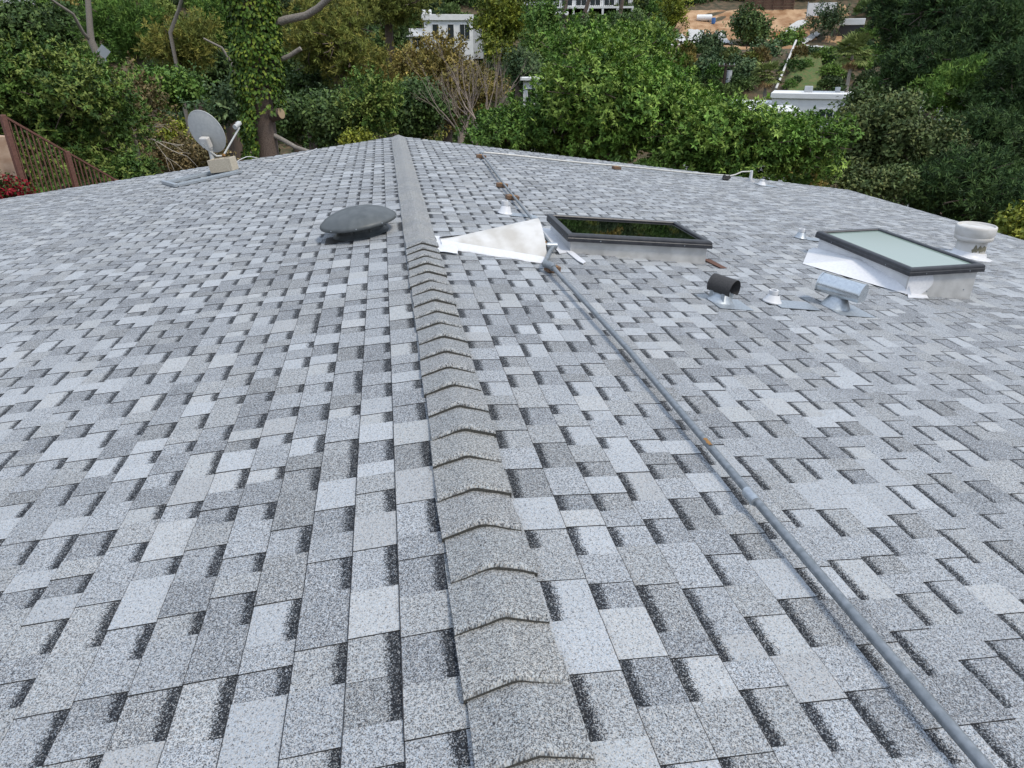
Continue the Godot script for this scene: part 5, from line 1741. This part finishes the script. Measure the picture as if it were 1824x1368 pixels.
	window_part(Vector3(1.8, top - 1.4, 0.0), 1.6, 1.2, h, 1)
	at = Vector3(13.81, -1.32, -60.39)
	gy = ground_y(at.x, at.z)
	h = thing("hidden_white_house", "white house glimpsed left of the large bright green tree", "house", Vector3(at.x, gy - 0.2, at.z), turned(at))
	top = at.y - gy + 1.0
	box_part("wall", Vector3(0, top * 0.5, -2.5), Vector3(5.0, top, 5), "render_white", h)
	box_part("roof", Vector3(0, top + 0.12, -2.4), Vector3(5.5, 0.24, 5.6), "render_white", h, 0.03)
	window_part(Vector3(-1.4, top - 1.2, 0.0), 1.4, 1.1, h, 1)
	at = Vector3(55.94, 2.23, -70.33)
	gy = ground_y(at.x, at.z)
	h = thing("hidden_white_house", "white wall behind the tall dark pines at the upper right", "house", Vector3(at.x, gy - 0.2, at.z), turned(at))
	top = at.y - gy + 1.2
	box_part("wall", Vector3(0, top * 0.5, -2.5), Vector3(4.2, top, 5), "render_white", h)
	window_part(Vector3(0.8, top - 1.2, 0.0), 1.8, 1.2, h, 1)
	at = Vector3(-46.36, 7.32, -110.77)
	gy = ground_y(at.x, at.z)
	h = thing("pale_house", "pale bluish house at the top left corner", "house", Vector3(at.x, gy - 0.2, at.z), turned(at))
	top = at.y - gy + 3.0
	box_part("wall", Vector3(-2.0, top * 0.5, -2.5), Vector3(8.0, top, 5), "render_grey", h)
	box_part("roof", Vector3(-2.0, top + 0.12, -2.4), Vector3(8.6, 0.24, 5.6), "render_white", h, 0.03)
	window_part(Vector3(-3.0, top - 1.5, 0.0), 2.4, 1.6, h, 1)
	# road sign on the left hillside
	at = Vector3(-17.97, 1.58, -53.11)
	gy = ground_y(at.x, at.z)
	var sg := thing("road_sign", "grey back of a diamond road sign by the bare trunk", "sign", Vector3(at.x, gy, at.z))
	box_part("post", Vector3(0, (at.y - gy) * 0.5, -0.06), Vector3(0.08, at.y - gy + 0.4, 0.06), "galvanised", sg)
	var dm := MB.new()
	dm.box(Vector3(0, at.y - gy, 0), Vector3(0.62, 0.62, 0.02), 0.0, Basis(Vector3(0, 0, 1), PI / 4))
	part("plate", dm, M["galvanised"], sg)

func cyl(a: Vector3, b: Vector3, r: float, m: String, called: String, parent: Node, seg := 10) -> void:
	var mb := MB.new()
	mb.tube([a, b], [r, r], seg)
	part(called, mb, M[m], parent)

func build_dug_slope() -> void:
	var e0 := Vector3(42.08, 1.62, -103.71)
	var e1 := Vector3(62.71, 1.94, -92.66)
	var e2 := Vector3(78.57, 9.32, -119.34)
	var e3 := Vector3(53.06, 9.24, -132.71)
	patch_on_ground([Vector2(e0.x, e0.z), Vector2(e1.x, e1.z), Vector2(e2.x, e2.z), Vector2(e3.x, e3.z)], 0.35, 26, "dirt", "dirt_slope", "dug orange earth slope on the far hillside", "earth")
	var g0 := Vector3(44.88, -2.48, -77.89)
	var g1 := Vector3(49.70, -2.20, -77.28)
	var g2 := Vector3(58.32, 1.40, -93.13)
	var g3 := Vector3(55.47, 1.40, -94.86)
	patch_on_ground([Vector2(g0.x, g0.z), Vector2(g1.x, g1.z), Vector2(g2.x, g2.z), Vector2(g3.x, g3.z)], 0.45, 14, "turf", "grass_slope", "green grass slope right of the white drain pipe", "grass")
	var wob := func(p: Vector3, up: float) -> Vector3: return Vector3(p.x, ground_y(p.x, p.z) + up, p.z)
	# retaining board fence at the top
	var a := Vector3(62.90, 8.11, -126.09)
	var b := Vector3(70.93, 8.30, -121.74)
	var t := thing("board_fence", "brown board retaining fence above the dug slope", "fence", wob.call(a, 0.0), Basis(Vector3.UP, atan2(-(b - a).z, (b - a).x)))
	var L := Vector2(b.x - a.x, b.z - a.z).length()
	var n := int(L / 1.6)
	for i in n + 1:
		box_part("post", Vector3(i * 1.6, 1.2, 0.12), Vector3(0.18, 3.2, 0.18), "board_brown", t)
		if i < n:
			for k in 5:
				box_part("board", Vector3(i * 1.6 + 0.8, 0.5 + k * 0.42 + rng.randf_range(-0.02, 0.02), 0), Vector3(1.58, 0.38, 0.06), "board_brown", t)
	# things lying about on the slope
	var tank: Vector3 = wob.call(Vector3(54.11, 7.19, -122.49), 0.35)
	t = thing("storage_tank", "white storage tank lying on the dug slope", "tank", tank, turned(tank))
	var mb := MB.new()
	mb.tube([Vector3(-1.25, 0.55, 0), Vector3(-1.15, 0.55, 0), Vector3(1.15, 0.55, 0), Vector3(1.25, 0.55, 0)], [0.4, 0.5, 0.5, 0.4], 16)
	part("shell", mb, M["render_white"], t)
	for s in [-1, 1]:
		box_part("foot", Vector3(s * 0.7, 0.06, 0), Vector3(0.2, 0.16, 0.8), "charcoal", t)
	var bl: Vector3 = wob.call(Vector3(55.11, 7.13, -120.95), 0.35)
	t = thing("plastic_barrel", "small blue plastic barrel beside the white tank", "barrel", bl)
	mb = MB.new()
	mb.lathe([[0.0, 0.0], [0.3, 0.0], [0.3, 0.0], [0.33, 0.3], [0.33, 0.6], [0.3, 0.9], [0.3, 0.9], [0.0, 0.9]], Vector3.ZERO, Basis.IDENTITY, 16)
	part("drum", mb, M["blue_plastic"], t)
	# wrinkled sheets pinned on the slope
	var k := 0
	for q in [[Vector3(68.03, 7.14, -115.32), Vector3(60.22, 4.49, -108.28), 1.5, "long grey tarp draped down the dug slope right of the oak"], [Vector3(50.60, 5.74, -117.48), Vector3(49.49, 4.82, -113.61), 2.6, "pale crumpled sheet on the left of the dug slope"], [Vector3(61.91, 3.33, -102.67), Vector3(61.91, 3.33, -102.67) + Vector3(3.5, 0, 0.5), 1.6, "flat grey sheet at the foot of the dug slope"], [Vector3(47.55, 5.69, -116.60), Vector3(46.93, 4.39, -112.52), 1.2, "narrow pale sheet at the far left of the dug slope"], [Vector3(53.95, 5.79, -115.97), Vector3(52.53, 3.86, -108.90), 1.3, "pale sheet left of the lone oak"], [Vector3(68.11, 6.00, -110.60), Vector3(62.34, 4.14, -105.91), 0.9, "thin pale strip of sheeting right of the long grey tarp"]]:
		var p0: Vector3 = q[0]
		var p1: Vector3 = q[1]
		var org: Vector3 = wob.call(p0, 0.4)
		var side: Vector3 = (p1 - p0).cross(Vector3.UP).normalized() * float(q[2])
		var g := []
		for i in 13:
			var row := []
			for j in 6:
				var p: Vector3 = p0.lerp(p1, i / 12.0) + side * (j / 5.0 - 0.5)
				p = wob.call(p, 0.62 + rng.randf_range(0.0, 0.22))
				row.append(p - org)
			g.append(row)
		mb = MB.new()
		mb.grid(g, Vector3.UP)
		var dn := []
		for r in g:
			var row2 := []
			for v in r:
				row2.append(v - Vector3(0, 0.03, 0))
			dn.append(row2)
		mb.grid(dn, Vector3.DOWN)
		var o := part("tarp", mb, M["tarp"], self)
		o.position = org
		tag(o, q[3], "tarp", "sheets on the dug slope")
		k += 1
	# rows of sandbags
	var sb := [Vector3(50.66, 5.11, -115.27), Vector3(48.00, 3.74, -110.98), Vector3(62.25, 2.71, -100.11)]
	for i in sb.size():
		var c: Vector3 = sb[i]
		for j in 9:
			var p := c + Vector3(j * 0.95 - 4.0 + rng.randf_range(-0.15, 0.15), 0, sin(j * 0.8 + i) * 0.5)
			p = wob.call(p, 0.38)
			mb = MB.new()
			var rr := []
			for m in 6:
				var row := []
				for w in 11:
					var th := PI * m / 5.0
					var ph := TAU * w / 10.0
					row.append(Vector3(sin(th) * cos(ph) * 0.46, cos(th) * 0.19 + 0.17, sin(th) * sin(ph) * 0.3))
				rr.append(row)
			mb.grid(rr, Vector3.UP)
			var o := part("sandbag", mb, M["render_white"], self)
			o.position = p
			o.rotation.y = rng.randf_range(-0.3, 0.3)
			var nth: String = ["leftmost", "second", "third", "fourth", "fifth", "sixth", "seventh", "eighth", "rightmost"][j]
			tag(o, "%s white sandbag%s, %s on the dug slope" % [nth, "" if j == 0 or j == 8 else " from left", ["upper left row", "lower left row", "right row"][i]], "sandbag", ["sandbags, upper row", "sandbags, lower row", "sandbags, right row"][i])
	# orange safety netting
	var n0: Vector3 = wob.call(Vector3(60.19, 5.14, -109.44), 0.4)
	var n1: Vector3 = wob.call(Vector3(61.48, 5.97, -111.01), 0.4)
	t = thing("safety_net", "orange safety netting on stakes right of the lone oak", "net", n0)
	var prev := Vector3.ZERO
	for i in 5:
		var p := n0.lerp(n1, i / 4.0) + Vector3(sin(i * 1.2) * 0.8, 0, 0)
		p = wob.call(p, 0.4) - n0
		box_part("stake", p + Vector3(0, 0.5, 0), Vector3(0.06, 1.2, 0.06), "wood", t)
		if i > 0:
			for r in 6:
				mb = MB.new()
				mb.hexa(bar(prev + Vector3(0, 0.2 + r * 0.15, 0), p + Vector3(0, 0.2 + r * 0.15, 0), Vector3(0, 0, 0.012), Vector3(0, 0.05, 0)))
				part("strand", mb, M["orange_net"], t)
		prev = p
	# white hoarding and box at the upper right of the slope
	var pn: Vector3 = wob.call(Vector3(73.11, 8.11, -114.54), 0.3)
	t = thing("site_hoarding", "white site hoarding panels at the upper right of the dug slope", "hoarding", pn, turned(pn))
	for i in 2:
		box_part("panel", Vector3(-3.3 + i * 2.2, 1.3, 0), Vector3(2.16, 1.9, 0.05), "render_white", t)
		box_part("post", Vector3(-4.4 + i * 2.2, 1.1, 0.08), Vector3(0.1, 2.6, 0.1), "galvanised", t)
	var wb: Vector3 = wob.call(Vector3(72.05, 6.69, -108.07), 0.2)
	t = thing("site_container", "white topped dark container right of the dug slope", "container", wb, turned(wb))
	box_part("body", Vector3(0, 0.9, -1), Vector3(3.4, 1.8, 2.2), "charcoal", t)
	box_part("lid", Vector3(0, 2.25, -1), Vector3(3.6, 0.9, 2.4), "render_white", t, 0.04)
	# long white drain pipe down the slope
	var d0 := Vector3(54.40, 1.40, -93.18)
	var d1 := Vector3(45.13, -1.80, -80.05)
	t = thing("drain_pipe", "long straight white drain pipe lying down the green slope", "pipe", wob.call(d1, 0.3))
	var pp := []
	for i in 9:
		var p := d1.lerp(d0, i / 8.0)
		pp.append(Vector3(p.x, lerpf(ground_y(d1.x, d1.z), ground_y(d0.x, d0.z), i / 8.0) + 1.1, p.z) - t.position)
	mb = MB.new()
	mb.tube(pp, taper(0.14, 0.14, 9), 10)
	part("pipe", mb, M["aged_white"], t)
	# utility pole
	var pb := Vector3(40.73, -1.81, -84.62)
	var pt := Vector3(40.52, 0.48, -84.72)
	pb.y = ground_y(pb.x, pb.z)
	t = thing("utility_pole", "dark utility pole with a pale transformer can", "pole", pb)
	var hh := pt.y - pb.y
	cyl(Vector3(0, -0.2, 0), Vector3(0, hh, 0), 0.16, "pole_dark", "pole", t)
	box_part("crossarm", Vector3(0, hh - 0.25, 0.2), Vector3(2.2, 0.14, 0.12), "pole_dark", t)
	cyl(Vector3(0.55, hh - 2.1, 0), Vector3(0.55, hh - 0.75, 0), 0.34, "render_grey", "transformer", t, 14)
	for s in [-0.95, -0.35, 0.35, 0.95]:
		cyl(Vector3(s, hh - 0.18, 0.2), Vector3(s, hh + 0.05, 0.2), 0.05, "render_grey", "insulator", t, 8)
	# palms
	var p1 := Vector3(46.96, -2.66, -69.50)
	p1.y = ground_y(p1.x, p1.z) - 0.1
	palm("tall fan palm on a slim leaning trunk above the flat white house", p1, Vector3(46.98, 1.54, -69.49), 1.75)
	var p2 := Vector3(42.34, -2.13, -77.03)
	p2.y = ground_y(p2.x, p2.z) - 0.1
	palm("short fan palm left of the white drain pipe", p2, Vector3(42.14, -0.70, -77.14), 1.6)

func build_wood() -> void:
	# undergrowth and distant woods that close the hillside: nobody could count it
	var lv := Leaves.new()
	for i in 460:
		var d := ball().normalized()
		d.y = absf(d.y)
		var p := d * rng.randf_range(0.65, 1.0)
		var g := rng.randf_range(0.75, 1.2)
		lv.leaf(p, (d + ball()).normalized(), rng.randf_range(0.16, 0.34), 0.075, d + ball() * 0.8, Color(g, g, g * 0.95))
	var mm := MultiMesh.new()
	mm.transform_format = MultiMesh.TRANSFORM_3D
	mm.use_colors = true
	mm.mesh = lv.mesh(M["leaf"])
	var e0 := Vector3(42.08, 1.62, -103.71)
	var e1 := Vector3(62.71, 1.94, -92.66)
	var e3 := Vector3(53.06, 9.24, -132.71)
	var spots := []
	for i in 9000:
		var a := rng.randf_range(-0.85, 1.05)
		var d := 30.0 + 215.0 * pow(rng.randf(), 0.75)
		var x := sin(a) * d
		var z := -cos(a) * d
		# keep the dug slope, the grass and the open foreground clear
		var dd := sqrt(x * x + z * z)
		var ang := atan2(x, -z)
		var lo := atan2(e0.x, -e0.z)
		var hi := atan2(e1.x, -e1.z)
		if dd > 86.0 and dd < 146.0 and ang > lo - 0.01 and ang < hi:
			if dd > 108.0 or (ang > lo + (hi - lo) * 0.5 and ang < lo + (hi - lo) * 0.68):
				continue
		spots.append(Vector3(x, ground_y(x, z), z))
	mm.instance_count = spots.size()
	var keys := ["dark", "dark", "green", "olive", "bluish", "pine", "brown"]
	var fn := FastNoiseLite.new()
	fn.seed = 5
	fn.frequency = 0.05
	for i in spots.size():
		var p: Vector3 = spots[i]
		var d := Vector2(p.x, p.z).length()
		var s := rng.randf_range(0.7, 1.7) * (1.0 + clampf((d - 120.0) / 60.0, 0.0, 2.2))
		mm.set_instance_transform(i, Transform3D(Basis(Vector3.UP, rng.randf() * TAU).scaled(Vector3(s, s * rng.randf_range(0.7, 1.3), s)), p))
		var k: String = keys[int(clampf((fn.get_noise_2d(p.x, p.z) * 0.9 + 0.5) * 7.0 + rng.randf_range(-1.5, 1.5), 0, 6))]
		mm.set_instance_color(i, TONES[k][rng.randi() % 4])
	var o := MultiMeshInstance3D.new()
	o.multimesh = mm
	o.name = "undergrowth"
	add_child(o)
	tag(o, "dark green undergrowth and distant woods covering the far hillside", "undergrowth", "", "stuff")
